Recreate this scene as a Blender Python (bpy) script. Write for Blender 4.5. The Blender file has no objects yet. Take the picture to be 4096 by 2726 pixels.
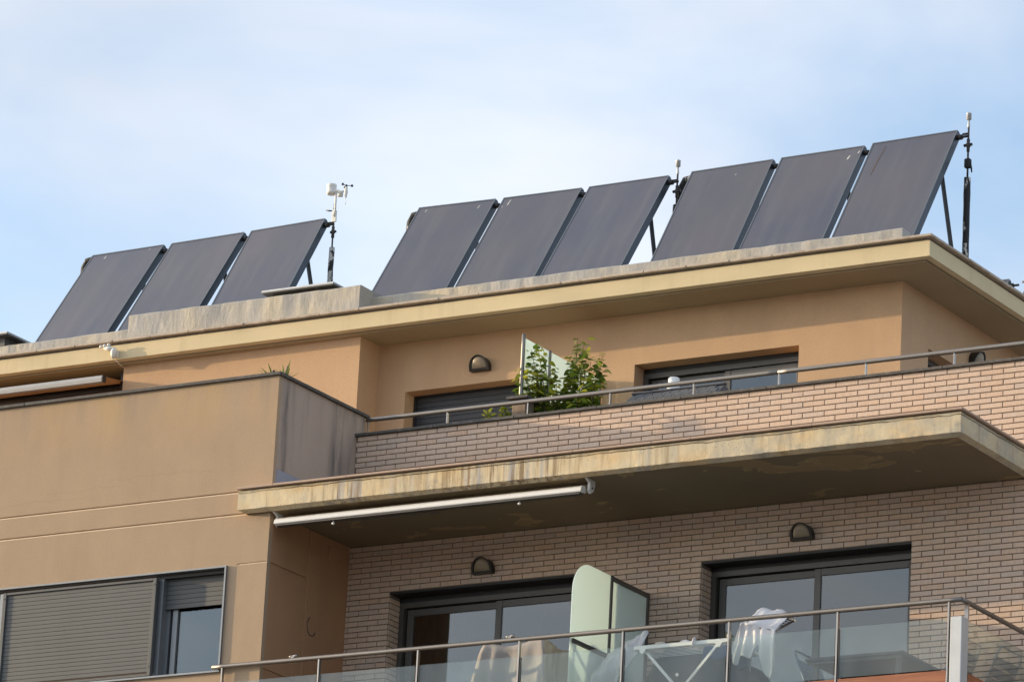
import bpy, bmesh, math, random
from mathutils import Vector, Matrix, noise
R = math.radians
random.seed(7)
scene = bpy.context.scene
COL = scene.collection

# ------------------------------------------------------------------ camera
CAM = Vector((29.38372, -43.36706, -11.99394))
yaw, pit, rol = 0.54941011, 0.29607374, 0.05329419
fw = Vector((-math.sin(yaw)*math.cos(pit), math.cos(yaw)*math.cos(pit), math.sin(pit)))
rt = Vector((math.cos(yaw), math.sin(yaw), 0)); up = rt.cross(fw)
rt2 = math.cos(rol)*rt + math.sin(rol)*up; up2 = -math.sin(rol)*rt + math.cos(rol)*up
cd = bpy.data.cameras.new('camera'); cam = bpy.data.objects.new('camera', cd); COL.objects.link(cam)
cd.sensor_width = 36; cd.lens = 20828.85/4096*36; cd.clip_start = 1; cd.clip_end = 20000
mw = Matrix((rt2, up2, -fw)).transposed().to_4x4(); mw.translation = CAM
cam.matrix_world = mw
scene.camera = cam

# ------------------------------------------------------------------ light
SUN = Vector((6.02, 1.43, -1.0)).normalized()          # the way the light travels
sl = bpy.data.lights.new('sun', 'SUN'); so = bpy.data.objects.new('sun', sl); COL.objects.link(so)
sl.energy = 3.0; sl.angle = R(0.5); sl.color = (1.0, 0.76, 0.46)
so.rotation_euler = SUN.to_track_quat('-Z', 'Y').to_euler()
w = bpy.data.worlds.new('World'); scene.world = w; w.use_nodes = True
nt = w.node_tree; nt.nodes.clear()
wo = nt.nodes.new('ShaderNodeOutputWorld'); bg = nt.nodes.new('ShaderNodeBackground')
sky = nt.nodes.new('ShaderNodeTexSky'); sky.sky_type = 'NISHITA'; sky.sun_disc = False
sky.sun_elevation = math.asin(-SUN.z); sky.sun_rotation = math.atan2(-SUN.x, -SUN.y)
sky.air_density = 1.0; sky.dust_density = 0.6; sky.ozone_density = 2.5
tc = nt.nodes.new('ShaderNodeTexCoord')
mp = nt.nodes.new('ShaderNodeMapping'); mp.inputs['Scale'].default_value = (5.0, 5.0, 11.0); mp.inputs['Location'].default_value = (9.38, 14.85, 29.47)
n1 = nt.nodes.new('ShaderNodeTexNoise'); n1.inputs['Scale'].default_value = 1.25; n1.inputs['Detail'].default_value = 6; n1.inputs['Roughness'].default_value = 0.52; n1.inputs['Distortion'].default_value = 0.3
cr = nt.nodes.new('ShaderNodeValToRGB'); cr.color_ramp.elements[0].position = 0.19; cr.color_ramp.elements[1].position = 0.64
n2 = nt.nodes.new('ShaderNodeTexNoise'); n2.inputs['Scale'].default_value = 1.1; n2.inputs['Detail'].default_value = 4
cr2 = nt.nodes.new('ShaderNodeValToRGB'); cr2.color_ramp.elements[0].position = 0.35; cr2.color_ramp.elements[1].position = 0.75
cr2.color_ramp.elements[0].color = (4.0, 4.45, 5.2, 1); cr2.color_ramp.elements[1].color = (6.0, 6.4, 7.1, 1)
mx = nt.nodes.new('ShaderNodeMix'); mx.data_type = 'RGBA'
L = nt.links.new
L(tc.outputs['Generated'], mp.inputs['Vector']); L(mp.outputs[0], n1.inputs['Vector']); L(n1.outputs[0], cr.inputs[0])
L(mp.outputs[0], n2.inputs['Vector']); L(n2.outputs[0], cr2.inputs[0])
# thin cloud scatters forward: it is brighter on the sun's side of the dome
dt = nt.nodes.new('ShaderNodeVectorMath'); dt.operation = 'DOT_PRODUCT'; dt.inputs[1].default_value = -SUN
L(tc.outputs['Generated'], dt.inputs[0])
m0 = nt.nodes.new('ShaderNodeMath'); m0.operation = 'MAXIMUM'; m0.inputs[1].default_value = 0; L(dt.outputs['Value'], m0.inputs[0])
m1 = nt.nodes.new('ShaderNodeMath'); m1.operation = 'POWER'; m1.inputs[1].default_value = 5.0; L(m0.outputs[0], m1.inputs[0])
fs = nt.nodes.new('ShaderNodeMix'); fs.data_type = 'RGBA'; L(m1.outputs[0], fs.inputs[0])
fs.inputs[6].default_value = (1, 1, 1, 1); fs.inputs[7].default_value = (8.0, 6.8, 5.4, 1)
cl = nt.nodes.new('ShaderNodeMix'); cl.data_type = 'RGBA'; cl.blend_type = 'MULTIPLY'; cl.inputs[0].default_value = 1
L(cr2.outputs[0], cl.inputs[6]); L(fs.outputs[2], cl.inputs[7])
gain = nt.nodes.new('ShaderNodeMix'); gain.data_type = 'RGBA'; gain.blend_type = 'MULTIPLY'; gain.inputs[0].default_value = 1
gain.inputs[7].default_value = (2.0, 2.0, 2.0, 1)
L(sky.outputs[0], gain.inputs[6])
L(cr.outputs[0], mx.inputs[0]); L(gain.outputs[2], mx.inputs[6]); L(cl.outputs[2], mx.inputs[7])
L(mx.outputs[2], bg.inputs[0]); bg.inputs[1].default_value = 0.094; L(bg.outputs[0], wo.inputs[0])
scene.view_settings.view_transform = 'Standard'; scene.view_settings.look = 'None'
scene.view_settings.exposure = 0.84; scene.view_settings.gamma = 1.0
scene.cycles.use_denoising = True
scene.cycles.max_bounces = 8; scene.cycles.transparent_max_bounces = 12

# ------------------------------------------------------------------ mesh helpers
ORG = {}
def link(name, me, mat=None, parent=None):
    o = bpy.data.objects.new(name, me); COL.objects.link(o)
    if parent is not None: o.parent = parent
    if mat is not None and me is not None and not me.materials: me.materials.append(mat)
    return o
def root_of(o):
    while o.parent is not None: o = o.parent
    return o
class MB:
    """collects vertices and faces (world coordinates); build() makes ONE mesh object"""
    def __init__(s): s.v = []; s.f = []; s.sm = []
    def quad(s, a, b, c, d, smooth=False):
        n = len(s.v); s.v += [tuple(a), tuple(b), tuple(c), tuple(d)]; s.f.append((n, n+1, n+2, n+3)); s.sm.append(smooth)
    def poly(s, pts):
        n = len(s.v); s.v += [tuple(p) for p in pts]; s.f.append(tuple(range(n, n+len(pts)))); s.sm.append(False)
    def box(s, x0, x1, y0, y1, z0, z1, c=0.0):
        if c <= 0:
            n = len(s.v)
            s.v += [(x, y, z) for x in (x0, x1) for y in (y0, y1) for z in (z0, z1)]
            for f in ((0,1,3,2),(4,6,7,5),(0,4,5,1),(2,3,7,6),(0,2,6,4),(1,5,7,3)):
                s.f.append(tuple(n+i for i in f)); s.sm.append(False)
        else:
            bm = bmesh.new(); bmesh.ops.create_cube(bm, size=1)
            for v in bm.verts: v.co = Vector(((x0+x1)/2+v.co.x*(x1-x0), (y0+y1)/2+v.co.y*(y1-y0), (z0+z1)/2+v.co.z*(z1-z0)))
            bmesh.ops.bevel(bm, geom=bm.edges[:], offset=c, segments=1, affect='EDGES')
            n = len(s.v); bm.verts.index_update()
            s.v += [tuple(v.co) for v in bm.verts]
            for f in bm.faces: s.f.append(tuple(n+v.index for v in f.verts)); s.sm.append(False)
            bm.free()
        return s
    def prism(s, pts, a, b, fn):
        """outline pts (p,q), extruded from a to b; fn(p,q,t)->xyz"""
        n = len(s.v); k = len(pts)
        s.v += [tuple(fn(p, q, a)) for p, q in pts] + [tuple(fn(p, q, b)) for p, q in pts]
        s.f.append(tuple(n+i for i in range(k))[::-1]); s.sm.append(False)
        s.f.append(tuple(n+k+i for i in range(k))); s.sm.append(False)
        for i in range(k):
            j = (i+1) % k; s.f.append((n+i, n+j, n+k+j, n+k+i)); s.sm.append(False)
        return s
    def tube(s, pts, r, seg=10, caps=True, flat=1.0):
        P = [Vector(p) for p in pts]; rr = r if isinstance(r, (list, tuple)) else [r]*len(P)
        Q, q_ = [], []                                     # keep the rings close together: long thin faces shade badly
        for i in range(len(P)-1):
            k = max(1, int((P[i+1]-P[i]).length/.12)) if r == rr[0] else 1
            for j in range(k): Q.append(P[i].lerp(P[i+1], j/k)); q_.append(rr[i]+(rr[i+1]-rr[i])*j/k)
        P, rr = Q+[P[-1]], q_+[rr[-1]]
        n0 = len(s.v); ref = None
        for i, p in enumerate(P):
            t = (P[min(i+1, len(P)-1)]-P[max(i-1, 0)]).normalized()
            if ref is None: ref = Vector((0,0,1)) if abs(t.z) < .9 else Vector((1,0,0))
            a = t.cross(ref).normalized(); b = a.cross(t).normalized(); ref = b
            for k in range(seg):
                an = 2*math.pi*k/seg
                s.v.append(tuple(p+a*math.cos(an)*rr[i]+b*math.sin(an)*rr[i]*flat))
        for i in range(len(P)-1):
            for k in range(seg):
                j = (k+1) % seg
                s.f.append((n0+i*seg+k, n0+i*seg+j, n0+(i+1)*seg+j, n0+(i+1)*seg+k)); s.sm.append(True)
        if caps:
            s.f.append(tuple(n0+k for k in range(seg))); s.sm.append(False)
            s.f.append(tuple(n0+(len(P)-1)*seg+k for k in range(seg))[::-1]); s.sm.append(False)
        return s
    def lathe(s, prof, cx, cy, seg=16):
        n0 = len(s.v); m = len(prof)
        for r_, z in prof:
            for k in range(seg):
                an = 2*math.pi*k/seg; s.v.append((cx+r_*math.cos(an), cy+r_*math.sin(an), z))
        for i in range(m-1):
            for k in range(seg):
                j = (k+1) % seg
                s.f.append((n0+i*seg+k, n0+i*seg+j, n0+(i+1)*seg+j, n0+(i+1)*seg+k)); s.sm.append(True)
        s.f.append(tuple(n0+k for k in range(seg))[::-1]); s.f.append(tuple(n0+(m-1)*seg+k for k in range(seg))); s.sm += [False, False]
        return s
    def grid(s, G, closed=False, smooth=True):
        n0 = len(s.v); a = len(G); b = len(G[0])
        for row in G: s.v += [tuple(p) for p in row]
        for i in range(a-1):
            for j in range(b if closed else b-1):
                k = (j+1) % b
                s.f.append((n0+i*b+j, n0+i*b+k, n0+(i+1)*b+k, n0+(i+1)*b+j)); s.sm.append(smooth)
        return s
    def mesh(s, name, off=Vector((0,0,0))):
        me = bpy.data.meshes.new(name)
        me.from_pydata([(x-off.x, y-off.y, z-off.z) for x, y, z in s.v], [], s.f)
        me.polygons.foreach_set('use_smooth', s.sm)
        me.update(); return me
    def build(s, name, mat, parent=None, fix=True):
        off = ORG.get(root_of(parent).name, Vector((0,0,0))) if parent is not None else Vector((0,0,0))
        me = s.mesh(name, off)
        if fix:
            bm = bmesh.new(); bm.from_mesh(me); bmesh.ops.recalc_face_normals(bm, faces=bm.faces); bm.to_mesh(me); bm.free()
        return link(name, me, mat, parent)
def tag(o, label=None, cat=None, group=None, kind=None):
    if label: o['label'] = label
    if cat: o['category'] = cat
    if group: o['group'] = group
    if kind: o['kind'] = kind
    return o
def thing(name, loc, label, cat, group=None):
    o = bpy.data.objects.new(name, None); COL.objects.link(o); o.location = loc; o.empty_display_size = .1
    ORG[o.name] = Vector(loc); return tag(o, label, cat, group)
def copy_tree(o, parent=None):
    c = o.copy(); COL.objects.link(c); c.parent = parent
    for ch in list(o.children): copy_tree(ch, c)
    return c
def relief(mb, us, vs, dep, back, fn):
    """wall of cells: dep(u,v) gives the front depth of a cell (None = hole); fn(u,d,v)->xyz"""
    us = sorted(set(us)); vs = sorted(set(vs))
    D = [[dep((us[i]+us[i+1])/2, (vs[j]+vs[j+1])/2) for j in range(len(vs)-1)] for i in range(len(us)-1)]
    g = lambda i, j: D[i][j] if 0 <= i < len(D) and 0 <= j < len(D[0]) else None
    for i in range(len(D)):
        for j in range(len(D[0])):
            d = D[i][j]
            if d is None: continue
            u0, u1, v0, v1 = us[i], us[i+1], vs[j], vs[j+1]
            mb.quad(fn(u0,d,v0), fn(u1,d,v0), fn(u1,d,v1), fn(u0,d,v1))
            mb.quad(fn(u0,back,v0), fn(u0,back,v1), fn(u1,back,v1), fn(u1,back,v0))
            for (di, dj, a, b) in ((-1,0,(u0,v0),(u0,v1)), (1,0,(u1,v0),(u1,v1)), (0,-1,(u0,v0),(u1,v0)), (0,1,(u0,v1),(u1,v1))):
                e = g(i+di, j+dj); e = back if e is None else e
                if e > d: mb.quad(fn(a[0],d,a[1]), fn(b[0],d,b[1]), fn(b[0],e,b[1]), fn(a[0],e,a[1]))
FY = lambda u, d, v: (u, d, v)                 # wall facing -Y: u = x, d = y

# ------------------------------------------------------------------ materials
def srgb(r, g, b): return tuple(((c/255)/12.92 if c/255 <= .04045 else ((c/255+.055)/1.055)**2.4) for c in (r, g, b))
class Mat:
    def __init__(s, name, color=(.5,.5,.5), rough=.7, metal=0.0, spec=.5):
        s.m = bpy.data.materials.new(name); s.m.use_nodes = True; s.t = s.m.node_tree
        s.b = s.t.nodes['Principled BSDF']; s.out = s.t.nodes['Material Output']
        s.set('Base Color', (*color, 1)); s.set('Roughness', rough); s.set('Metallic', metal); s.set('Specular IOR Level', spec)
        s._pos = None; s.col = None; s.base = color
    def set(s, k, v): s.b.inputs[k].default_value = v
    def n(s, typ, **kw):
        x = s.t.nodes.new(typ)
        for k, v in kw.items():
            if k in x.inputs: x.inputs[k].default_value = v
            else: setattr(x, k, v)
        return x
    def l(s, a, b): s.t.links.new(a, b)
    def pos(s):
        if s._pos is None: s._pos = s.n('ShaderNodeNewGeometry').outputs['Position']
        return s._pos
    def mapped(s, scale, loc=(0,0,0), src=None):
        m = s.n('ShaderNodeMapping'); m.inputs['Scale'].default_value = scale; m.inputs['Location'].default_value = loc
        s.l(src or s.pos(), m.inputs['Vector']); return m.outputs[0]
    def noise(s, scale=(1,1,1), k=1.0, detail=4, rough=.55, loc=(0,0,0), dist=0.0, src=None):
        x = s.n('ShaderNodeTexNoise'); x.inputs['Scale'].default_value = k; x.inputs['Detail'].default_value = detail; x.inputs['Roughness'].default_value = rough
        x.inputs['Distortion'].default_value = dist
        s.l(s.mapped(scale, loc, src), x.inputs['Vector']); return x.outputs[0]
    def ramp(s, v, p0, p1, c0=(0,0,0,1), c1=(1,1,1,1)):
        x = s.n('ShaderNodeValToRGB'); e = x.color_ramp.elements; e[0].position = p0; e[1].position = p1; e[0].color = c0; e[1].color = c1
        s.l(v, x.inputs[0]); return x.outputs[0]
    def math(s, op, a, b=None, c=None):
        x = s.n('ShaderNodeMath'); x.operation = op
        for i, q in enumerate((a, b, c)):
            if q is None: continue
            if isinstance(q, (int, float)): x.inputs[i].default_value = q
            else: s.l(q, x.inputs[i])
        return x.outputs[0]
    def sep(s):
        x = s.n('ShaderNodeSeparateXYZ'); s.l(s.pos(), x.inputs[0]); return x.outputs
    def mix(s, fac, color, amount=1.0, blend='MIX'):
        """lay a colour over the base where fac is 1"""
        x = s.n('ShaderNodeMix'); x.data_type = 'RGBA'; x.blend_type = blend
        if isinstance(fac, (int, float)): x.inputs[0].default_value = fac*amount
        else: s.l(s.math('MULTIPLY', fac, amount) if amount != 1 else fac, x.inputs[0])
        if s.col is None: x.inputs[6].default_value = (*s.base, 1)
        else: s.l(s.col, x.inputs[6])
        if isinstance(color, tuple): x.inputs[7].default_value = (*color[:3], 1)
        else: s.l(color, x.inputs[7])
        s.col = x.outputs[2]; s.l(s.col, s.b.inputs['Base Color']); return s
    def bump(s, h, strength=.3, dist=.01):
        x = s.n('ShaderNodeBump'); x.inputs['Strength'].default_value = strength; x.inputs['Distance'].default_value = dist
        s.l(h, x.inputs['Height'])
        if s.b.inputs['Normal'].is_linked: s.l(s.b.inputs['Normal'].links[0].from_socket, x.inputs['Normal'])
        s.l(x.outputs[0], s.b.inputs['Normal']); return s

def stucco(name, col, dirty=(.30,.24,.19), cracks=False, streaks=0.0, raw=False):
    m = Mat(name, col, .92, spec=.15)
    m.mix(m.ramp(m.noise((1,1,.6), 1.1, 5), .35, .7), tuple(c*.82 for c in col), .55)
    m.mix(m.ramp(m.noise((2.3,2.3,2.0), 1.0, 3, loc=(4,1,2)), .45, .75), tuple(min(1, c*1.08) for c in col), .5)
    if streaks:
        st = m.math('MULTIPLY', m.ramp(m.noise((5,5,.35), 1.0, 5, loc=(1,3,0)), .52, .72), m.ramp(m.noise((.9,.9,.5), 1.0, 2, loc=(9,2,4)), .4, .62))
        m.mix(st, dirty, streaks)
    m.mix(m.ramp(m.noise((1,1,1), 48, 2, .4, loc=(2,7,3)), .735, .76), tuple(c*.45 for c in col), .55)
    m.mix(m.ramp(m.noise((1,1,1), 70, 4, .75), .38, .66), tuple(c*.66 for c in col), .42)
    m.mix(m.ramp(m.noise((1.6,1.6,.5), 1.0, 6, .6, loc=(8,3,1)), .5, .72), tuple(c*.78 for c in col), .45)
    if cracks:
        x, y, z = m.sep()
        zt = m.n('ShaderNodeMapRange'); zt.inputs[1].default_value = 2.75; zt.inputs[2].default_value = 3.46; m.l(z, zt.inputs[0])
        m.mix(m.math('MULTIPLY', zt.outputs[0], m.ramp(m.noise((5,5,.5), 1.0, 5, .6, loc=(4,0,0)), .50, .68)), (.22,.195,.165), .32)
        m.mix(m.math('MULTIPLY', zt.outputs[0], m.ramp(m.noise((1.3,1.3,.8), 1.0, 4, .6, loc=(11,0,3)), .48, .66)), (.50,.33,.14), .45)
        zb = m.n('ShaderNodeMapRange'); zb.inputs[1].default_value = 1.97; zb.inputs[2].default_value = 1.55; m.l(z, zb.inputs[0])
        m.mix(m.math('MULTIPLY', zb.outputs[0], m.ramp(m.noise((4,4,.5), 1.0, 5, .6, loc=(9,0,7)), .52, .72)), (.27,.22,.17), .3)
        for z0, x0, x1, amp, sc in ((2.36, -4.2, -2.35, .10, 1.7), (2.52, -2.1, -.75, .20, 1.1), (2.44, -2.9, -1.95, .09, 2.6), (1.80, -.30, -.10, .30, 3.0)):
            nx = m.noise((sc, 0, 0), 1.0, 9, .74, loc=(z0*7, 0, 0))
            ln = m.math('ABSOLUTE', m.math('SUBTRACT', z, m.math('ADD', m.math('MULTIPLY', m.math('SUBTRACT', nx, .5), amp*2), z0)))
            f = m.math('MULTIPLY', m.math('LESS_THAN', ln, .0013), m.math('MULTIPLY', m.math('GREATER_THAN', x, x0), m.math('LESS_THAN', x, x1)))
            m.mix(f, tuple(c*.45 for c in col), .5)
    m.bump(m.noise((1,1,1), 75, 4, .6), .55, .006)
    m.bump(m.noise((1,1,1), 3, 2), .15, .02)
    return m if raw else m.m
M = {}
M['stucco'] = stucco('stucco_sand', (.445,.325,.22), cracks=True, streaks=.22)
def stained():
    m = stucco('stucco_sand_stained', (.47,.365,.30), dirty=(.12,.115,.11), streaks=.45, raw=True)
    x, y, z = m.sep()
    for y0, wd, am in ((.16, .10, .75), (.30, .05, .35), (1.18, .22, .85), (1.45, .12, .5)):
        d = m.math('ABSOLUTE', m.math('SUBTRACT', y, m.math('ADD', m.math('MULTIPLY', m.math('SUBTRACT', m.noise((0,0,1.2), 1.0, 4, loc=(y0,0,0)), .5), .10), y0)))
        f = m.math('MULTIPLY', m.ramp(m.math('DIVIDE', d, wd), .2, 1.0, (1,1,1,1), (0,0,0,1)), m.ramp(m.noise((1,9,1.1), 1.0, 5, .6, loc=(y0,0,0)), .36, .62))
        m.mix(f, (.10,.098,.095), am)
    return m.m
M['stucco_ret'] = stained()
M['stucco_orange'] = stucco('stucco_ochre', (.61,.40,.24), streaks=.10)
M['stucco_warm_shade'] = stucco('stucco_sand_warm_shade', (.47,.27,.155), streaks=.15)  # sand stucco, with the shaded side's warm bounce light put into its colour
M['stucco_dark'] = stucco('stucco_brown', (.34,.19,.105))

def cream(name, col, worn):
    m = Mat(name, col, .85, spec=.2)
    m.mix(m.ramp(m.noise((1.2,1.2,3), 1.2, 5), .4, .7), tuple(c*.85 for c in col), .6)
    if worn:
        x, y, z = m.sep()
        grey, brown, orange = (.40,.385,.37), (.20,.135,.08), (.62,.42,.20)
        m.mix(m.ramp(m.noise((1.6,1.6,2.5), 1.3, 4, loc=(3,1,8)), .45, .65), orange, .6)
        zr = m.n('ShaderNodeMapRange'); zr.inputs[1].default_value = .3; zr.inputs[2].default_value = .9; m.l(x, zr.inputs[0])
        zf = m.n('ShaderNodeMapRange'); zf.inputs[1].default_value = 5.6; zf.inputs[2].default_value = 4.2; m.l(x, zf.inputs[0])
        area = m.math('MULTIPLY', m.math('MULTIPLY', zr.outputs[0], zf.outputs[0]), m.ramp(m.noise((.9,.9,.2), 1.0, 3, loc=(6,2,1)), .30, .50))
        st = m.ramp(m.noise((15,15,.8), 1.0, 5, .65, loc=(0,0,2)), .47, .58)
        m.mix(m.math('MULTIPLY', st, area), brown, .85)
        st2 = m.ramp(m.noise((10,10,.6), 1.0, 4, .6, loc=(7,3,5)), .52, .62)
        m.mix(m.math('MULTIPLY', st2, area), grey, .9)
        st3 = m.ramp(m.noise((8,8,.7), 1.0, 4, .6, loc=(2,9,5)), .58, .66)
        m.mix(st3, (.30,.21,.12), .5)
        zg = m.n('ShaderNodeMapRange'); zg.inputs[1].default_value = 4.6; zg.inputs[2].default_value = 5.6; m.l(x, zg.inputs[0])
        m.mix(m.math('MULTIPLY', zg.outputs[0], m.ramp(m.noise((2.2,2.2,3), 1.3, 5, .65, loc=(8,1,2)), .40, .62)), (.40,.375,.31), .75)
        m.mix(m.ramp(m.noise((3,3,3), 1.5, 6, .7, loc=(1,5,3)), .57, .70), (.27,.255,.225), .65)
        pits = m.n('ShaderNodeTexVoronoi'); pits.inputs['Scale'].default_value = 30; m.l(m.pos(), pits.inputs['Vector'])
        pf = m.math('MULTIPLY', m.ramp(pits.outputs['Distance'], .10, .16, (1,1,1,1), (0,0,0,1)), m.ramp(m.noise((2,2,4), 1.6, 3), .42, .55))
        m.mix(pf, (.10,.075,.05), .85)
        # crack under the top edge
        wv = m.noise((3.2,3.2,0), 1.0, 7, .65)
        cz = m.math('ABSOLUTE', m.math('SUBTRACT', z, m.math('ADD', m.math('MULTIPLY', m.math('SUBTRACT', wv, .5), .055), 2.172)))
        cf = m.math('MULTIPLY', m.math('LESS_THAN', cz, .0045), m.ramp(m.noise((.8,.8,0), 1.3, 3, loc=(5,0,0)), .36, .46))
        m.mix(cf, (.05,.035,.02), .9)
        band = m.math('MULTIPLY', m.math('GREATER_THAN', z, 2.178), m.ramp(m.noise((6,6,9), 1.2, 5), .35, .65))
        m.mix(band, (.22,.19,.12), .55)
        m.bump(m.math('MULTIPLY', cf, -1.0), .8, .01)
        m.bump(m.noise((1,1,1), 22, 6, .65), .45, .008)
    else:
        m.mix(m.ramp(m.noise((6,6,.5), 1.0, 5, loc=(3,0,1)), .56, .74), (.36,.26,.15), .22)
        m.mix(m.ramp(m.noise((1,1,1), 14, 3, loc=(2,2,2)), .70, .74), tuple(c*.6 for c in col), .4)
        m.bump(m.noise((1,1,1), 30, 4), .25, .006)
    return m.m
M['cream'] = cream('cream_paint', (.66,.545,.34), False)
M['slab_edge'] = cream('weathered_cream_concrete', (.64,.54,.365), True)
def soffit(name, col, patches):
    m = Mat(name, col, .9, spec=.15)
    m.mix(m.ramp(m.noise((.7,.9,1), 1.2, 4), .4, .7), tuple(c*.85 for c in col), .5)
    if patches:
        x, y, z = m.sep()
        yr = m.n('ShaderNodeMapRange'); yr.inputs[1].default_value = .75; yr.inputs[2].default_value = .15; m.l(y, yr.inputs[0])
        xr = m.n('ShaderNodeMapRange'); xr.inputs[1].default_value = 4.2; xr.inputs[2].default_value = 5.6; m.l(x, xr.inputs[0])
        nz = m.math('ADD', m.noise((1.3,2.0,1), 1.4, 4, .5, loc=(2.2,4.4,0), dist=.5), m.math('MULTIPLY', m.math('MULTIPLY', yr.outputs[0], xr.outputs[0]), .20))
        m.mix(m.ramp(nz, .635, .66), (.40,.295,.16), .6)
        m.mix(m.math('MULTIPLY', m.ramp(nz, .635, .65), m.ramp(nz, .65, .675, (1,1,1,1), (0,0,0,1))), (.50,.37,.20), .6)
    m.bump(m.noise((1,1,1), 40, 3), .15, .004)
    return m.m
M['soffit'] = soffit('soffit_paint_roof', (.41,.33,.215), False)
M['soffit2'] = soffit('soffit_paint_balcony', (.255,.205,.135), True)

def brick_mat():
    m = Mat('pale_pink_brick', (.635,.475,.365), .8, spec=.2)
    oi = m.n('ShaderNodeObjectInfo'); ge = m.n('ShaderNodeNewGeometry')
    rnd = m.math('FRACT', m.math('ADD', oi.outputs['Random'], ge.outputs['Random Per Island']))
    m.mix(m.ramp(rnd, .0, .22, (1,1,1,1), (0,0,0,1)), (.60,.40,.27), .65)
    m.mix(m.ramp(rnd, .72, 1.0), (.52,.43,.37), .7)
    sc = m.n('ShaderNodeVectorMath'); sc.operation = 'ADD'
    cb = m.n('ShaderNodeCombineXYZ'); m.l(m.math('MULTIPLY', rnd, 37), cb.inputs[0]); m.l(m.pos(), sc.inputs[0]); m.l(cb.outputs[0], sc.inputs[1])
    m.mix(m.ramp(m.noise((95,95,1.5), 1.0, 4, .6, src=sc.outputs[0]), .42, .75), (.42,.30,.235), .5)
    m.mix(m.ramp(m.noise((30,30,1.0), 1.0, 3, .6, src=sc.outputs[0]), .5, .8), (.66,.56,.50), .45)
    m.mix(m.ramp(m.noise((1,1,1), 60, 2, loc=(1,1,1)), .72, .75), (.16,.10,.07), .6)
    m.bump(m.noise((120,120,3), 1.0, 3, src=sc.outputs[0]), .25, .003)
    return m.m
M['brick'] = brick_mat()
m = Mat('grey_mortar', (.215,.18,.145), .95, spec=.1); m.mix(m.noise((1,1,1), 30, 4), (.13,.11,.09), .7); m.bump(m.noise((1,1,1), 90, 3), .5, .004); M['mortar'] = m.m
m = Mat('roof_coping_stone', (.50,.42,.34), .85, spec=.2); m.mix(m.ramp(m.noise((1,1,1), 9, 5, .65), .45, .7), (.30,.25,.20), .7); m.mix(m.ramp(m.noise((9,9,.8), 1, 4), .55, .72), (.24,.17,.12), .45); m.bump(m.noise((1,1,1), 50, 4), .3, .004); M['coping'] = m.m
m = Mat('dark_coping_stone', (.088,.082,.076), .72, spec=.3); m.mix(m.ramp(m.noise((1,1,1), 16, 5, .7), .5, .75), (.24,.225,.205), .55); m.bump(m.noise((1,1,1), 60, 4), .3, .004); M['darkcap'] = m.m
m = Mat('nosing_tile', (.46,.33,.25), .6, spec=.3); m.mix(m.noise((4,4,4), 2, 4), (.36,.27,.21), .6); M['tile'] = m.m
m = Mat('aluminised_roof_membrane', (.37,.355,.33), .62, spec=.35)
m.mix(m.ramp(m.noise((1.3,1.3,.8), 1.0, 4), .45, .68), (.52,.435,.285), .75)
m.mix(m.ramp(m.noise((2.6,2.6,1.3), 1.0, 5, loc=(3,1,2)), .50, .68), (.25,.25,.25), .7)
m.mix(m.ramp(m.noise((1,1,1), 85, 3, .7), .52, .7), (.17,.165,.16), .6); m.mix(m.ramp(m.noise((1,1,1), 120, 2, loc=(3,3,1)), .62, .7), (.72,.71,.67), .55)
m.bump(m.noise((4,4,1.6), 1.0, 5, .6), .6, .03); m.bump(m.noise((1,1,1), 70, 4), .4, .006); M['membrane'] = m.m

def simple(name, col, rough=.5, metal=0.0, spec=.5, var=.0, k=8, bump=0.0):
    m = Mat(name, col, rough, metal, spec)
    if var: m.mix(m.ramp(m.noise((1,1,1), k, 4), .35, .7), tuple(c*(1-var) for c in col), .8)
    if bump: m.bump(m.noise((1,1,1), k*5, 3), bump, .004)
    return m.m
M['steel'] = simple('brushed_steel', (.25,.23,.21), .46, .85, var=.12, k=5)
M['steel_post'] = simple('satin_steel_post', (.36,.33,.30), .34, 1.0, var=.15, k=7)
M['galv'] = simple('grey_metal_column', (.52,.53,.53), .45, .35, var=.12, k=6)
M['alu_dark'] = simple('bronze_grey_aluminium', (.105,.098,.088), .45, .3, var=.1)
M['alu_black'] = simple('black_aluminium', (.018,.018,.019), .5, .0, var=.1)
M['alu_grey'] = simple('grey_window_metal', (.22,.235,.25), .42, .5, var=.12)
M['slat_grey'] = simple('grey_shutter_slat', (.084,.088,.089), .6, .1, var=.14, k=2.2, bump=.1)
M['slat_dark'] = simple('charcoal_shutter_slat', (.035,.037,.042), .55, .0, var=.2, k=3)
M['collector_frame'] = simple('navy_anodised_frame', (.030,.042,.058), .38, .35, var=.25, k=4)
M['collector_edge'] = simple('grey_frame_lip', (.13,.145,.16), .4, .5, var=.1)
M['white_metal'] = simple('white_lacquer', (.78,.77,.74), .35, .0, var=.05)
M['white_plastic'] = simple('white_plastic', (.74,.72,.66), .45, .0, var=.08)
M['black_plastic'] = simple('black_plastic', (.018,.017,.016), .45, .0)
M['lamp_black'] = simple('lamp_black', (.014,.013,.012), .42, .0, var=.2)
M['rubber'] = simple('dark_rubber', (.02,.02,.02), .8)
M['copper'] = simple('tarnished_pipe', (.045,.04,.034), .55, .3, var=.4, k=20)
M['brown_fabric'] = simple('ochre_awning_fabric', (.42,.25,.12), .85, var=.15, k=3)
M['wood'] = None
m = Mat('varnished_wood', (.36,.125,.045), .38, spec=.5); m.mix(m.ramp(m.noise((.7,.7,9), 1.5, 6, .6, dist=1.2), .4, .65), (.22,.065,.022), .8); m.mix(m.ramp(m.noise((3,3,40), 1, 4), .5, .7), (.44,.18,.075), .5); M['wood'] = m.m
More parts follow.
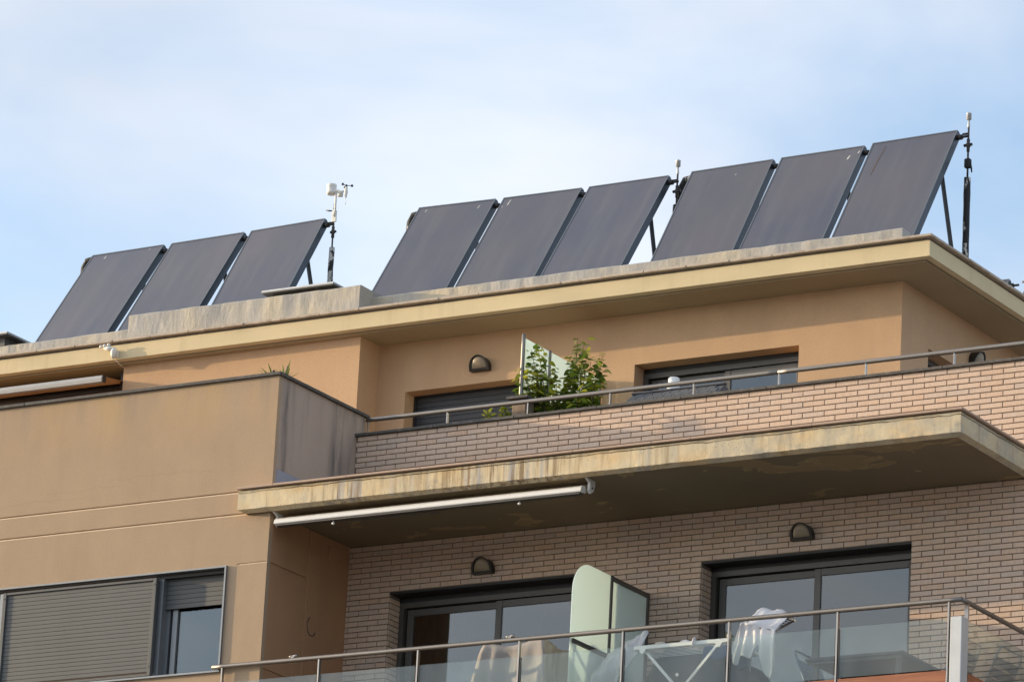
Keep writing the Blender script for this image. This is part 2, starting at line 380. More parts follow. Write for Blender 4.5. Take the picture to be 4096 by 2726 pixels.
m = Mat('insulation_peeling', (.022,.022,.022), .6, spec=.3); m.mix(m.ramp(m.noise((14,14,6), 1.0, 5, .65), .57, .60), (.62,.60,.55), .9); m.bump(m.noise((1,1,1), 40, 4), .8, .01); M['insul'] = m.m
m = Mat('insulation_mostly_white', (.022,.022,.022), .6, spec=.3); m.mix(m.ramp(m.noise((14,14,9), 1.0, 5, .65), .46, .49), (.55,.54,.50), .9); m.bump(m.noise((1,1,1), 40, 4), .8, .01); M['insul_w'] = m.m
# solar absorber behind matt structured glass
m = Mat('absorber_glass', (.045,.051,.080), .30, spec=.55)
oi = m.n('ShaderNodeObjectInfo'); add = m.n('ShaderNodeVectorMath'); add.operation = 'ADD'; m.l(m.pos(), add.inputs[0])
cb = m.n('ShaderNodeCombineXYZ'); m.l(m.math('MULTIPLY', oi.outputs['Random'], 23), cb.inputs[0]); m.l(m.math('MULTIPLY', oi.outputs['Random'], 11), cb.inputs[1]); m.l(cb.outputs[0], add.inputs[1])
m.mix(m.ramp(oi.outputs['Random'], 0, 1), (.060,.060,.074), .55)
m.mix(m.ramp(m.noise((1.1,.8,.5), 1.2, 4, src=add.outputs[0]), .38, .68), (.082,.074,.086), .8)
m.mix(m.ramp(m.noise((7,1.0,.5), 1.0, 5, src=add.outputs[0]), .48, .74), (.098,.098,.112), .55)
m.mix(m.ramp(m.noise((1,1,1), 230, 2), .5, .75), (.09,.09,.10), .35)
m.mix(m.ramp(m.noise((6,6,3), 1.6, 6, .75, src=add.outputs[0]), .725, .76), (.34,.33,.31), .6)
m.bump(m.noise((1,1,1), 260, 2), .25, .002); M['absorber'] = m.m

def glassy(name, refl, tint, rough=0.0, veil=0.0, fk=.9):
    """pane: mirror share + see-through share (tinted)"""
    m = Mat(name); t = m.t; t.nodes.remove(m.b)
    gl = m.n('ShaderNodeBsdfGlossy'); gl.inputs['Roughness'].default_value = rough; gl.inputs['Color'].default_value = (.97,.94,.90,1)
    tr = m.n('ShaderNodeBsdfTransparent'); tr.inputs['Color'].default_value = (*tint, 1)
    fr = m.n('ShaderNodeFresnel'); fr.inputs['IOR'].default_value = 1.5
    f = m.math('ADD', m.math('MULTIPLY', fr.outputs[0], fk), refl)
    bp = m.n('ShaderNodeBump'); bp.inputs['Strength'].default_value = .02; bp.inputs['Distance'].default_value = .02
    m.l(m.noise((1,1,1), 1.2, 1), bp.inputs['Height']); m.l(bp.outputs[0], gl.inputs['Normal'])
    mi = m.n('ShaderNodeMixShader'); m.l(m.math('MINIMUM', f, 1.0), mi.inputs[0]); m.l(tr.outputs[0], mi.inputs[1]); m.l(gl.outputs[0], mi.inputs[2])
    last = mi
    if veil:  # patchy pale diffuse layer mixed over the pane, whitening it
        df = m.n('ShaderNodeBsdfDiffuse'); df.inputs['Color'].default_value = (.80,.84,.82,1)
        du = m.n('ShaderNodeMixShader'); m.l(m.math('MULTIPLY', m.ramp(m.noise((1,1,1), 2.2, 5), .2, .8), veil*2), du.inputs[0]); m.l(mi.outputs[0], du.inputs[1]); m.l(df.outputs[0], du.inputs[2]); last = du
    m.l(last.outputs[0], m.out.inputs[0]); return m.m
M['pane'] = glassy('window_glass', .075, (.5,.52,.53))
M['rail_glass'] = glassy('railing_glass', .0, (.90,.94,.93), veil=.04, fk=.65)
def frosted(name, col):
    m = Mat(name); t = m.t; t.nodes.remove(m.b)
    tl = m.n('ShaderNodeBsdfTranslucent'); tl.inputs['Color'].default_value = (*col, 1)
    df = m.n('ShaderNodeBsdfDiffuse'); df.inputs['Color'].default_value = (*col, 1)
    gl = m.n('ShaderNodeBsdfGlossy'); gl.inputs['Roughness'].default_value = .35
    a = m.n('ShaderNodeMixShader'); a.inputs[0].default_value = .45; m.l(tl.outputs[0], a.inputs[1]); m.l(df.outputs[0], a.inputs[2])
    b = m.n('ShaderNodeMixShader'); b.inputs[0].default_value = .05; m.l(a.outputs[0], b.inputs[1]); m.l(gl.outputs[0], b.inputs[2])
    m.l(b.outputs[0], m.out.inputs[0]); return m.m
M['frost'] = frosted('frosted_glass', (.76,.855,.845))
m = Mat('lamp_lens', (.27,.21,.14), .35, spec=.5); m.mix(m.noise((1,1,1), 12, 3), (.25,.20,.14), .6); M['lens'] = m.m
M['room'] = simple('room_wall', (.10,.095,.09), .9)
M['curtain'] = simple('dark_curtain', (.06,.056,.052), .9, var=.25, k=3)
M['cloth_white'] = simple('white_cotton', (.74,.73,.74), .9, var=.06, k=5, bump=.15)
M['cloth_grey'] = simple('grey_beige_cover', (.285,.262,.245), .8, var=.12, k=4, bump=.12)
M['cloth_blue'] = simple('blue_cotton', (.07,.12,.22), .9, var=.2, k=5)
M['cloth_dark'] = simple('slate_tarpaulin', (.055,.065,.08), .6, var=.25, k=3)
m = Mat('cloudy_plastic_film', (.70,.70,.71), .3, spec=.5); m.b.inputs['Transmission Weight'].default_value = 0; m.b.inputs['Alpha'].default_value = .68; m.bump(m.noise((1,1,1), 16, 6, .65), .9, .03); M['film'] = m.m
M['blue_metal'] = simple('blue_grey_lacquer', (.125,.195,.275), .45, .1, var=.12)
M['table_top'] = simple('slate_table', (.028,.034,.042), .5, .0, var=.12)
M['stone'] = simple('rough_beige_stone', (.34,.25,.18), .9, var=.35, k=14, bump=.5)
M['slate_plastic'] = simple('dark_grey_plastic', (.085,.09,.10), .55, var=.25, k=6)
M['ground'] = simple('city_ground', (.24,.22,.19), .95, var=.3, k=.05)
M['asphalt'] = simple('asphalt', (.05,.05,.052), .9, var=.2, k=2)
M['paving'] = simple('paving', (.24,.22,.20), .9, var=.15, k=2)
M['terracotta'] = simple('terracotta', (.30,.13,.07), .85, var=.15)
M['bark'] = simple('bark', (.12,.085,.05), .9, var=.3, k=30)
def leafmat(name, c0, c1):
    m = Mat(name, c0, .42, spec=.4); oi = m.n('ShaderNodeObjectInfo'); ge = m.n('ShaderNodeNewGeometry')
    rnd = m.math('FRACT', m.math('ADD', oi.outputs['Random'], ge.outputs['Random Per Island']))
    m.mix(m.ramp(rnd, .35, 1.0), c1, 1.0)
    tl = m.n('ShaderNodeBsdfTranslucent'); m.l(m.col, tl.inputs['Color'])
    mi = m.n('ShaderNodeMixShader'); mi.inputs[0].default_value = .38; m.l(m.b.outputs[0], mi.inputs[1]); m.l(tl.outputs[0], mi.inputs[2]); m.l(mi.outputs[0], m.out.inputs[0])
    return m.m
M['leaf'] = leafmat('citrus_leaf', (.10,.17,.022), (.46,.47,.055))
M['spike'] = leafmat('spiky_leaf', (.16,.22,.05), (.36,.36,.10))

# ------------------------------------------------------------------ the ground
GZ = -13.6
g = MB().box(-3000, 3000, -3000, 3000, GZ-1, GZ).build('ground', M['ground']); tag(g, kind='structure')
g = MB().box(-300, 300, -24, -9, GZ, GZ+.004).build('road', M['asphalt']); tag(g, kind='structure')
mb = MB(); mb.box(-300, 300, -9, -1.5, GZ, GZ+.13); g = mb.build('pavement', M['paving']); tag(g, kind='structure')

# ------------------------------------------------------------------ key dimensions
PTOP, YB, BTOP = 3.457, 1.55, 3.198
SZT, SZB, SOF = 2.207, 1.995, 1.979
YS, SL, SR = -.12, -.335, 8.004
YE, ER, EZT, EZB, ESO = 2.998, 6.047, 5.141, 4.959, 4.931
YU1, YU2, UC, UL, UR = 3.182, 3.587, -1.098, -4.311, 5.445
B = thing('apartment_building', (0, 0, GZ), 'ochre and pale brick apartment block with overhanging cream roof', 'building')

# left stucco wall with shadow grooves and a window strip
WX0, WX1, WZ0, WZ1 = -6.2, -.489, .325, 1.430
grooves = ((2.213, 2.237), (1.972, 1.996))
def dep(u, v):
    if WX0 < u < WX1 and WZ0 < v < WZ1: return None
    for a, b in grooves:
        if a < v < b: return .014
    if u > WX1+.12 and 1.437 < v < 1.453: return .010
    return 0.0
mb = MB(); relief(mb, [-12, WX0, WX1, WX1+.12, 0], [GZ, WZ0, WZ1, 1.437, 1.453, 1.972, 1.996, 2.213, 2.237, PTOP], dep, .06, FY)
fwl = mb.build('facade_wall', M['stucco'], B)
M['joint'] = stucco('pale_joint_render', (.72,.56,.40))
for z0 in (1.972, 2.213):
    MB().prism([(-.0012, z0-.003), (.0125, z0+.014), (.0139, z0+.014), (.0139, z0-.003)], -12, -.002, lambda p, q, t_: (t_, p, q)).build('groove_lip', M['joint'], fwl)
MB().prism([(-.0012, 1.434), (.0085, 1.447), (.0095, 1.447), (.0095, 1.434)], WX1+.125, -.002, lambda p, q, t_: (t_, p, q)).build('groove_lip', M['joint'], fwl)
# its return, facing right
def dep2(u, v): return .010 if (u < .74 and (1.437 < v < 1.453 or .312 < v < .326)) else 0.0
FX0 = lambda u, d, v: (-d, u, v)
mb = MB(); relief(mb, [.06, .74, 1.72], [GZ, .312, .326, 1.437, 1.453, SOF+.02], dep2, .2, FX0); mb.build('side_wall', M['stucco_warm_shade'], B)
mb = MB(); mb.box(-.2, 0, .06, 1.72, 2.46, PTOP); mb.build('parapet_return', M['stucco_ret'], B)
m = Mat('lavender_grey_membrane', (.33,.33,.38), .8); m.mix(m.noise((3,3,3), 2, 3), (.26,.26,.31), .6); M['lav'] = m.m
MB().box(-.2, .004, .06, 1.72, 2.2, 2.457).build('waterproof_skirting', M['lav'], B)
# metal coping of the left terrace parapet
cap = MB()
for a, b in ((-12, -3.27), (-3.265, .035)):
    MB().box(a, b, -.035, .20, PTOP+.001, PTOP+.035, .004).build('coping', M['darkcap'], B)
MB().box(-.22, .035, .203, 1.74, PTOP+.001, PTOP+.035, .004).build('coping', M['darkcap'], B)

# brick-faced walls ------------------------------------------------------
CH, JT = .0583, .009
def brick_mesh(w_, h_, d_=.016, c=.0032):
    mb = MB(); x, z = w_/2, h_/2
    o = [(-x, 0, -z), (x, 0, -z), (x, 0, z), (-x, 0, z)]
    i = [(-x+c, -c, -z+c), (x-c, -c, -z+c), (x-c, -c, z-c), (-x+c, -c, z-c)]
    b = [(p[0], d_, p[2]) for p in o]
    mb.quad(*i)
    for k in range(4):
        j = (k+1) % 4; mb.quad(o[k], o[j], i[j], i[k]); mb.quad(b[k], b[j], o[j], o[k])
    return mb
BM_CACHE = {}
def brick_data(w_, h_):
    k = (round(w_, 3), round(h_, 3))
    if k not in BM_CACHE:
        me = brick_mesh(*k).mesh('brick')
        bm = bmesh.new(); bm.from_mesh(me); bmesh.ops.remove_doubles(bm, verts=bm.verts, dist=1e-5); bmesh.ops.recalc_face_normals(bm, faces=bm.faces)
        if any(f.normal.y > .9 for f in bm.faces): bmesh.ops.reverse_faces(bm, faces=bm.faces)
        bm.to_mesh(me); bm.free(); me.materials.append(M['brick']); BM_CACHE[k] = me
    return BM_CACHE[k]
def lay(x0, x1, ztop, rows, phase, holes, y):
    """stretcher bond: list of (x centre, z centre, width, height)"""
    out = []
    for r_ in range(rows):
        z1 = ztop - r_*CH - JT/2; z0 = ztop-(r_+1)*CH+JT/2
        iv = [(x0, x1)]
        for (hx0, hx1, hz0, hz1) in holes:
            if z0 < hz1-.02 and z1 > hz0+.02:
                iv = [p for a, b in iv for p in ((a, min(b, hx0)), (max(a, hx1), b)) if p[1]-p[0] > .01]
        off = phase + (.125 if r_ % 2 else 0)
        for a, b in iv:
            k = math.floor((a-off)/.25)
            while off+k*.25 < b:
                p0 = max(off+k*.25+JT/2, a if a in (h[1] for h in holes) else a+.001); p1 = min(off+(k+1)*.25-JT/2, b)
                if p1-p0 > .03: out.append(((p0+p1)/2, (z0+z1)/2, p1-p0, z1-z0))
                k += 1
    return out
def put_bricks(wall, bricks, y, visible, n=300, rot=0, origin=None):
    D = sorted(bricks, key=lambda b: (0 if visible(b) else 1, (Vector((b[0], y, b[1]))-CAM).length))
    for b in D[:n]:
        o = link('brick', brick_data(b[2], b[3]), None, wall)
        o.location = Vector((b[0], y-.008+random.uniform(-.0012, .0012), b[1])) - ORG[B.name]
    mb = MB()
    for b in D[n:]:
        t = brick_mesh(b[2], b[3]); s_ = len(mb.v)
        dy = random.uniform(-.0012, .0012)
        mb.v += [(v[0]+b[0], v[1]+y-.008+dy, v[2]+b[1]) for v in t.v]; mb.f += [tuple(s_+i for i in f) for f in t.f]; mb.sm += t.sm
    if mb.v:
        me = mb.mesh('brickwork', ORG[B.name]); bm = bmesh.new(); bm.from_mesh(me); bmesh.ops.remove_doubles(bm, verts=bm.verts, dist=1e-5)
        bmesh.ops.recalc_face_normals(bm, faces=bm.faces); bm.to_mesh(me); bm.free()
        o = link('brickwork', me, M['brick'], wall); tag(o, kind='stuff')
W3 = (.54, 2.925, -.75, 1.447); W4 = (4.291, 6.676, -.75, 1.447)
# lower storey brick wall
def depb(u, v):
    for h in (W3, W4):
        if h[0] < u < h[1] and h[2] < v < h[3]: return None
    return YB
mb = MB(); relief(mb, [.001, W3[0], W3[1], W4[0], W4[1], 10.5], [-1.2, -.75, 1.447, SOF+.01], depb, YB+.2, FY)
bw = mb.build('brick_wall', M['mortar'], B)
lower = lay(.002, 10.5, 1.9745, 47, 6.664-27*.25, (W3, W4), YB)
put_bricks(bw, lower, YB, lambda b: b[1] > -.12 and b[0] < 8.35)
MB().box(.0, 10.5, YB, YB+.2, GZ, -1.2).build('base_wall', M['stucco'], B)
# brick jambs (left reveals, seen from the right)
for h in (W3, W4):
    mb = MB()
    for r_ in range(38):
        z1 = 1.9745-r_*CH-JT/2; z0 = z1-CH+JT
        if z1 > h[3]-.01: continue
        cuts = (YB+.001, YB+.115, YB+.20) if r_ % 2 else (YB+.001, YB+.06, YB+.20)
        for a, b in zip(cuts, cuts[1:]): mb.box(h[0]-.012, h[0]+.008, a+.004, b-.004, z0, z1, .003)
    o = mb.build('jamb_brickwork', M['brick'], bw); tag(o, kind='stuff')
# upper terrace brick parapet
mb = MB(); mb.box(.001, 10.5, YB, YB+.24, 2.2, BTOP)
bp = mb.build('brick_parapet', M['mortar'], B)
upper = lay(.004, 10.5, 3.202, 17, 1.267-6*.25, (), YB)
upper = [b for b in upper if b[1]+b[3]/2 < BTOP+.004]
put_bricks(bp, upper, YB, lambda b: b[1] > 2.66 and b[0] < 8.4 and (b[0] > 1.0 or b[1] > 2.75))
x = -.02
for k in range(11):
    x1 = x+1.0; MB().box(x+.002, x1-.002, YB-.045, YB+.30, BTOP+.004, BTOP+.034, .004).build('coping', M['darkcap'], B); x = x1

# balcony slab: rings with chipped edges
def slab(name, x0, x1, y0, y1, zt, zb, so_, cham, mat, smat, jit=.0, step=.05, parent=B, drop=.03):
    def ring(ins, z, jx):
        pts = []; X0, X1, Y0, Y1 = x0+ins, x1-ins, y0+ins, y1
        def run(a, b):
            n_ = max(2, int((Vector(b)-Vector(a)).length/step)); return [(a[0]+(b[0]-a[0])*i/n_, a[1]+(b[1]-a[1])*i/n_) for i in range(n_)]
        c = [(X0, Y1), (X0, Y0), (X1, Y0), (X1, Y1)]
        out = []
        for i in range(4):
            a, b = c[i], c[(i+1) % 4]; n_ = max(2, int(round((Vector((x1-x0, 0)).length if i in (1, 3) else y1-y0)/step)))
            for k in range(n_):
                px, py = a[0]+(b[0]-a[0])*k/n_, a[1]+(b[1]-a[1])*k/n_
                q = noise.noise_vector(Vector((px*9, py*9, z*31)))*jx + noise.noise_vector(Vector((px*31, py*31, z*7)))*jx*.6
                out.append((px+q.x*.4, py+q.y, z+q.z))
        return out
    G = [ring(.02, zt, 0), ring(0, zt-.012, jit), ring(0, zb+.05, jit*.5), ring(0, zb, jit), ring(cham, zb-drop, jit*.5)]
    n_ = len(G[0]); mb = MB(); mb.grid(G, closed=True, smooth=False)
    mb.poly(G[0])
    o = mb.build(name, mat, parent)
    mb = MB(); H = [ring(cham+.001, zb-drop, 0), ring(cham+.014, zb-drop, 0), ring(cham+.016, so_+.02, 0), ring(cham+.034, so_+.02, 0), ring(cham+.036, so_, 0)]
    mb.grid(H, closed=True, smooth=False); mb.poly(H[-1]); s_ = mb.build('soffit', smat, parent)
    return o
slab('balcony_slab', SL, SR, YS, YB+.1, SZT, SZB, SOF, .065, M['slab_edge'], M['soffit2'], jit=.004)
random.seed(3)
x = SL-.01
while x < SR:
    x1 = min(x+random.choice((.45, .9, .9)), SR+.03)
    MB().box(x+.001, x1-.001, YS-.032+random.uniform(-.002, .002), YS+.3, SZT+.003+random.uniform(0, .001), SZT+.027, .004).build('nosing_tile', M['tile'], B); x = x1
y = YS+.30
while y < YB-.02:
    y1 = min(y+.45, YB-.012); MB().box(SR-.3, SR+.032, y+.001, y1-.001, SZT+.003, SZT+.027, .004).build('nosing_tile', M['tile'], B); y = y1
MB().box(.001, 10.5, YB+.005, 9, SZT-.2, SZT+.01).build('terrace_floor', M['tile'], B)
MB().box(-12, -.2, .06, 9, SZT-.2, SZT+.01).build('terrace_floor', M['tile'], B)
MB().box(SR+.001, 10.5, YB-.02, YB-.001, 1.99, 2.462).build('edge_beam', M['galv'], B)
MB().box(SL, SR, YS, YB-.01, -.98, -.762).build('lower_balcony_slab', M['cream'], B)
MB().box(SL+.01, SR-.01, YS+.01, YB-.012, -.7615, -.757).build('balcony_floor', simple('terracotta_floor', (.52,.27,.15), .6, var=.2, k=6), B)
# joint lines are shallow grooves in the soffit: thin recessed strips
# roof eaves -------------------------------------------------------------
slab('roof_slab', -13, ER, YE, 16, EZT, EZB, ESO, .055, M['cream'], M['soffit'], jit=.0012, step=.12, drop=.016)
MB().box(-13, ER-.02, YE+.02, 16, EZT-.004, EZT+.018).build('mortar_bed', M['mortar'], B)
xs = [-5.401, -4.866, -4.341, -3.813, -3.292, -3.064, -2.539, -2.033, -1.519]
x = -1.519
while x < ER-.3: x += .52; xs.append(x)
xs = [-13, -8.0, -7.5, -7.0, -6.46, -5.93] + xs[:-1] + [ER+.045]
for a, b in zip(xs, xs[1:]):
    dz = random.uniform(-.003, .003); dy = random.uniform(-.006, .004)
    MB().box(a+.003, b-.003, YE-.045+dy, YE+.30, EZT+.019, EZT+.047+dz, .004).build('coping_stone', M['coping'], B)
y = YE+.305
for k in range(22):
    MB().box(ER-.28, ER+.045+random.uniform(-.004, .004), y+.003, y+.517, EZT+.019, EZT+.047+random.uniform(-.002, .003), .004).build('coping_stone', M['coping'], B); y += .52
MB().box(-13, ER-.05, YE+.05, 16, EZT+.0, EZT+.04).build('roof_deck', M['membrane'], B)
def wavy(x0, x1, y0, y1, z0, z1, name):
    """membrane-covered upstand, its top edge and face slightly uneven"""
    mb = MB(); n_ = int((x1-x0)/.06); G = []
    prof = ((y0, z0), (y0, (z0*2+z1)/3), (y0, (z0+z1*2)/3), (y0+.0, z1-.012), (y0+.015, z1), (y1, z1), (y1, z0))
    for py, pz in prof:
        G.append([(x0+(x1-x0)*i/n_, py+.008*noise.noise(Vector((x0+i*.06*7, pz*4, 3))), pz+(.007*noise.noise(Vector((i*.06*3+x0, py*3, 9))) if pz > z0+.01 else 0)) for i in range(n_+1)])
    mb.grid(G, smooth=False); mb.poly([r_[0] for r_ in G]); mb.poly([r_[-1] for r_ in G])
    return mb.build(name, M['membrane'], B)
wavy(-13, -4.32, 3.45, 3.65, EZT+.04, 5.475, 'roof_upstand')
wavy(-1.165, 5.49, 3.45, 3.65, EZT+.04, 5.475, 'roof_upstand')
wavy(-4.31, -1.16, 3.20, 3.68, EZT+.04, 5.550, 'roof_upstand')
MB().box(5.29, 5.485, 3.652, 14, EZT+.04, 5.42).build('roof_upstand', M['membrane'], B)

# penthouse walls ---------------------------------------------------------
W1 = (-.725, 1.50, 2.2, 4.356); W2 = (2.213, 4.228, 2.2, 4.354)
def depu(u, v):
    for h in (W1, W2):
        if h[0] < u < h[1] and h[2] < v < h[3]: return None
    return YU2
mb = MB(); relief(mb, [UC, W1[0], W1[1], W2[0], W2[1], UR], [2.2, 4.354, 4.356, ESO+.005], depu, YU2+.25, FY); mb.build('penthouse_wall', M['stucco_orange'], B)
MB().box(UL, UC, YU1, YU2+.25, 2.2, ESO+.005).build('penthouse_wall', M['stucco_orange'], B)
def depr(u, v): return None if (4.232 < u < 5.62 and v < 4.365) else 0.0
FXR = lambda u, d, v: (UR-d, u, v)
mb = MB(); relief(mb, [YU2+.25, 4.232, 5.62, 14], [2.2, 4.365, ESO+.005], depr, .25, FXR); mb.build('penthouse_wall', M['stucco_orange'], B)
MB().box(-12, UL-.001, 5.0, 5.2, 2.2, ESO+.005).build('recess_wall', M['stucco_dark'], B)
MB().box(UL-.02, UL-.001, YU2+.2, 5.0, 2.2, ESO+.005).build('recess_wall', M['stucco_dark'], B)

# ------------------------------------------------------------------ windows
def room(x0, x1, y0, z0, z1, depth=2.5):
    mb = MB(); y1 = y0+depth
    a, b = x0-.3, x1+.3
    mb.quad((a,y1,z0),(b,y1,z0),(b,y1,z1+.3),(a,y1,z1+.3)); mb.quad((a,y0,z0),(a,y1,z0),(a,y1,z1+.3),(a,y0,z1+.3)); mb.quad((b,y0,z0),(b,y1,z0),(b,y1,z1+.3),(b,y0,z1+.3))
    mb.quad((a,y0,z0),(b,y0,z0),(b,y1,z0),(a,y1,z0)); mb.quad((a,y0,z1+.3),(b,y0,z1+.3),(b,y1,z1+.3),(a,y1,z1+.3))
    return mb.build('room_lining', M['room'], B)
def sliding_door(x0, x1, z0, z1, y, mul, label):
    """outer frame is the part; sashes and panes are its pieces"""
    mb = MB()
    mb.box(x0, x0+.055, y-.05, y+.05, z0, z1); mb.box(x1-.055, x1, y-.05, y+.05, z0, z1); mb.box(x0+.055, x1-.055, y-.05, y+.05, z1-.055, z1)
    mb.box(x0+.055, x0+.062, y-.062, y-.03, z0, z1-.055)
    f = mb.build('sliding_door', M['alu_dark'], B); f['label'] = label
    MB().box(x0, x1, y-.045, y+.045, z1, z1+.10).build('shutter_slot', M['alu_black'], f)
    for (a, b, yy) in ((x0+.075, mul+.07, y+.018), (mul, x1-.06, y-.022)):
        s_ = MB(); t, c = .075, .004
        s_.box(a, a+t, yy-.018, yy+.018, z0, z1-.065, c); s_.box(b-t, b, yy-.018, yy+.018, z0, z1-.065, c); s_.box(a+t, b-t, yy-.016, yy+.016, z1-.065-t, z1-.065, c)
        s_.build('sash', M['alu_dark'], f)
        MB().box(a+t-.004, b-t+.004, yy-.004, yy+.004, z0+.02, z1-.065-t+.004).build('glass_pane', M['pane'], f)
    return f
d3 = sliding_door(W3[0], W3[1], -.75, 1.372, 1.80, 1.728, 'dark framed sliding door with a curtain behind its left pane')
d4 = sliding_door(W4[0], W4[1], -.75, 1.385, 1.80, 5.478, 'dark framed sliding door reflecting a plain sky')
d2 = sliding_door(W2[0], W2[1], 2.2, 4.30, 3.84, 3.217, 'dark framed sliding door of the top floor')
for h, n_ in ((W3, 'lintel'), (W4, 'lintel')):
    MB().box(h[0], h[1], YB+.004, YB+.20, h[3]-.022, h[3]-.001).build(n_, M['alu_black'], B)
for (a, b, y, z0, z1) in ((W3[0], W3[1], 1.86, -.75, 1.45), (W4[0], W4[1], 1.86, -.75, 1.45), (W2[0], W2[1], 3.90, 2.21, 4.3)): room(a, b, y, z0, z1)
# curtain behind the left pane
G = [[(.62+.63*i/60, 1.99+.022*math.sin(i*.9)+.01*math.sin(i*.37), z) for i in range(61)] for z in (-.74, 1.32)]
MB().grid(G).build('curtain', M['curtain'], d3)
G = [[(1.84+1.0*i/60, 2.35+.03*math.sin(i*.8), z) for i in range(61)] for z in (-.74, 1.32)]
MB().grid(G).build('curtain', M['curtain'], d3)
# dark opening in the right-hand wall of the top floor
mb = MB(); y0, y1, z0, z1 = 4.232, 5.62, 2.2, 4.365
mb.box(UR-.22, UR-.16, y0, y0+.06, z0, z1); mb.box(UR-.22, UR-.16, y1-.06, y1, z0, z1); mb.box(UR-.22, UR-.16, y0+.06, y1-.06, z1-.06, z1)
f = mb.build('window_frame', M['alu_dark'], B); MB().box(UR-.20, UR-.19, y0+.05, y1-.05, z0, z1-.05).build('glass_pane', M['pane'], f)
MB().box(UR-.9, UR-.26, y0-.2, y1+.2, z0, z1+.1).build('room_lining', M['room'], B)
# closed roller shutter of the top floor
f = MB(); f.box(W1[0], W1[0]+.035, 3.775, 3.83, 2.2, W1[3]); f.box(W1[1]-.035, W1[1], 3.775, 3.83, 2.2, W1[3]); f.box(W1[0]+.035, W1[1]-.035, 3.775, 3.83, W1[3]-.02, W1[3])
sh = f.build('roller_shutter', M['alu_black'], B)
def slats(parent, x0, x1, z0, z1, y, h, mat, name='slat'):
    prof = [(0, .0), (-.0045, h*.05), (-.0055, h*.3), (-.0055, h*.7), (-.0048, h*.95), (.0, h*.98), (.006, h*.98), (.006, 0)]
    mb = MB(); mb.prism(prof, 0, x1-x0, lambda p, q, t: (t, p, q)); me = mb.mesh(name); me.materials.append(mat)
    bm = bmesh.new(); bm.from_mesh(me); bmesh.ops.recalc_face_normals(bm, faces=bm.faces); bm.to_mesh(me); bm.free()
    z = z1-h
    while z > z0-h*.5:
        o = link(name, me, None, parent); o.location = Vector((x0, y+random.uniform(-.0008, .0008), z))-ORG[B.name]; z -= h
slats(sh, W1[0]+.035, W1[1]-.035, 3.0, W1[3]-.02, 3.80, .062, M['slat_dark'])
MB().box(W1[0], W1[1], 3.825, 3.84, 2.2, W1[3]).build('backing', M['alu_black'], sh)

# window strip in the left wall -----------------------------------------
f = MB(); f.box(WX1-.018, WX1+.001, -.028, .05, WZ0-.004, WZ1+.010); f.box(WX0, WX1-.0181, -.022, .05, WZ1-.006, WZ1+.010)
f.box(WX0, WX1+.004, -.035, .05, WZ0-.022, WZ0-.0041)
wf = f.build('window_frame', M['alu_grey'], B)
MB().box(WX0, WX1, .055, .13, WZ1-.045, WZ1-.008).build('head_track', M['alu_black'], wf)
# sliding louvred panel
px0, px1, pz0, pz1 = -3.357, -1.371, .331, 1.388
f = MB(); t = .045
f.box(px0, px0+t, -.012, .035, pz0, pz1, .004); f.box(px1-t, px1, -.012, .035, pz0, pz1, .004); f.box(px0+t, px1-t, -.010, .033, pz1-.028, pz1, .004); f.box(px0+t, px1-t, -.010, .033, pz0, pz0+.03, .004)
pn = f.build('shutter_panel', M['slat_grey'], B)
slats(pn, px0+t, px1-t, pz0+.03, pz1-.028, .014, .0445, M['slat_grey'])
for (a, b) in ((px1-.02, pz1-.07), (px1-.02, pz0+.10), (px0+.02, pz1-.07)):
    MB().box(a-.006, a+.006, -.016, -.011, b-.006, b+.006).build('bolt', M['black_plastic'], pn)
# recessed roller shutter, half down, over the open window
sb = MB(); sb.box(-1.42, -1.325, .06, .20, WZ0, WZ1); sb.box(-.505, -.489, .06, .20, WZ0, WZ1)
rs = sb.build('roller_shutter', M['alu_grey'], B)
slats(rs, -1.325, -.507, 1.085, 1.47, .125, .0505, M['slat_grey'])
sf = MB(); y = .19
for a, b in ((-1.325, -1.285), (-1.25, -1.19), (-.56, -.507)): sf.box(a, b, y-.03, y+.03, WZ0, 1.46)
sf.box(-1.285, -.56, y-.03, y+.03, WZ0, WZ0+.05)
so_ = sf.build('window_sash', M['alu_grey'], B)
MB().box(-1.19, -.56, y-.004, y+.004, WZ0+.05, 1.46).build('glass_pane', M['pane'], so_)
room(-1.2, -.56, .26, .3, 1.5, 1.2)
G = [[(-1.19+.63*i/50, .34+.018*math.sin(i*.9), z+(.02*math.sin(i*.35) if z < 1.2 else 0)) for i in range(51)] for z in (1.02, 1.45)]
MB().grid(G).build('valance', M['curtain'], so_)
sf = MB(); sf.box(-6.2, -3.37, .08, .12, WZ0, WZ1-.05); sf.build('roller_shutter', M['alu_black'], B)
MB().box(-3.40, -3.36, .0, .06, WZ0, WZ1-.05).build('mullion', M['alu_grey'], B)

# fittings on the side wall ---------------------------------------------
dc = MB().box(.001, .012, .753, 1.02, -.75, SOF-.004, .002).build('duct_cover', M['stucco_warm_shade'], B)
for r_ in range(6):
    for c_ in range(5): 
        if (r_+c_) % 2 == 0: MB().box(.0118, .0128, .80+c_*.042, .808+c_*.042, 1.74+r_*.03, 1.748+r_*.03).build('vent_hole', M['black_plastic'], dc)
ring = [(.016, .885+.085*math.cos(a), .96+.10*math.sin(a)) for a in [2.0+i*.13 for i in range(30)]]
MB().tube(ring, .005, 6).build('hose_loop', M['alu_dark'], dc)
MB().box(.001, .018, 1.13, 1.31, 1.745, 1.90, .004).build('ventilation_grille', M['stucco_warm_shade'], B)

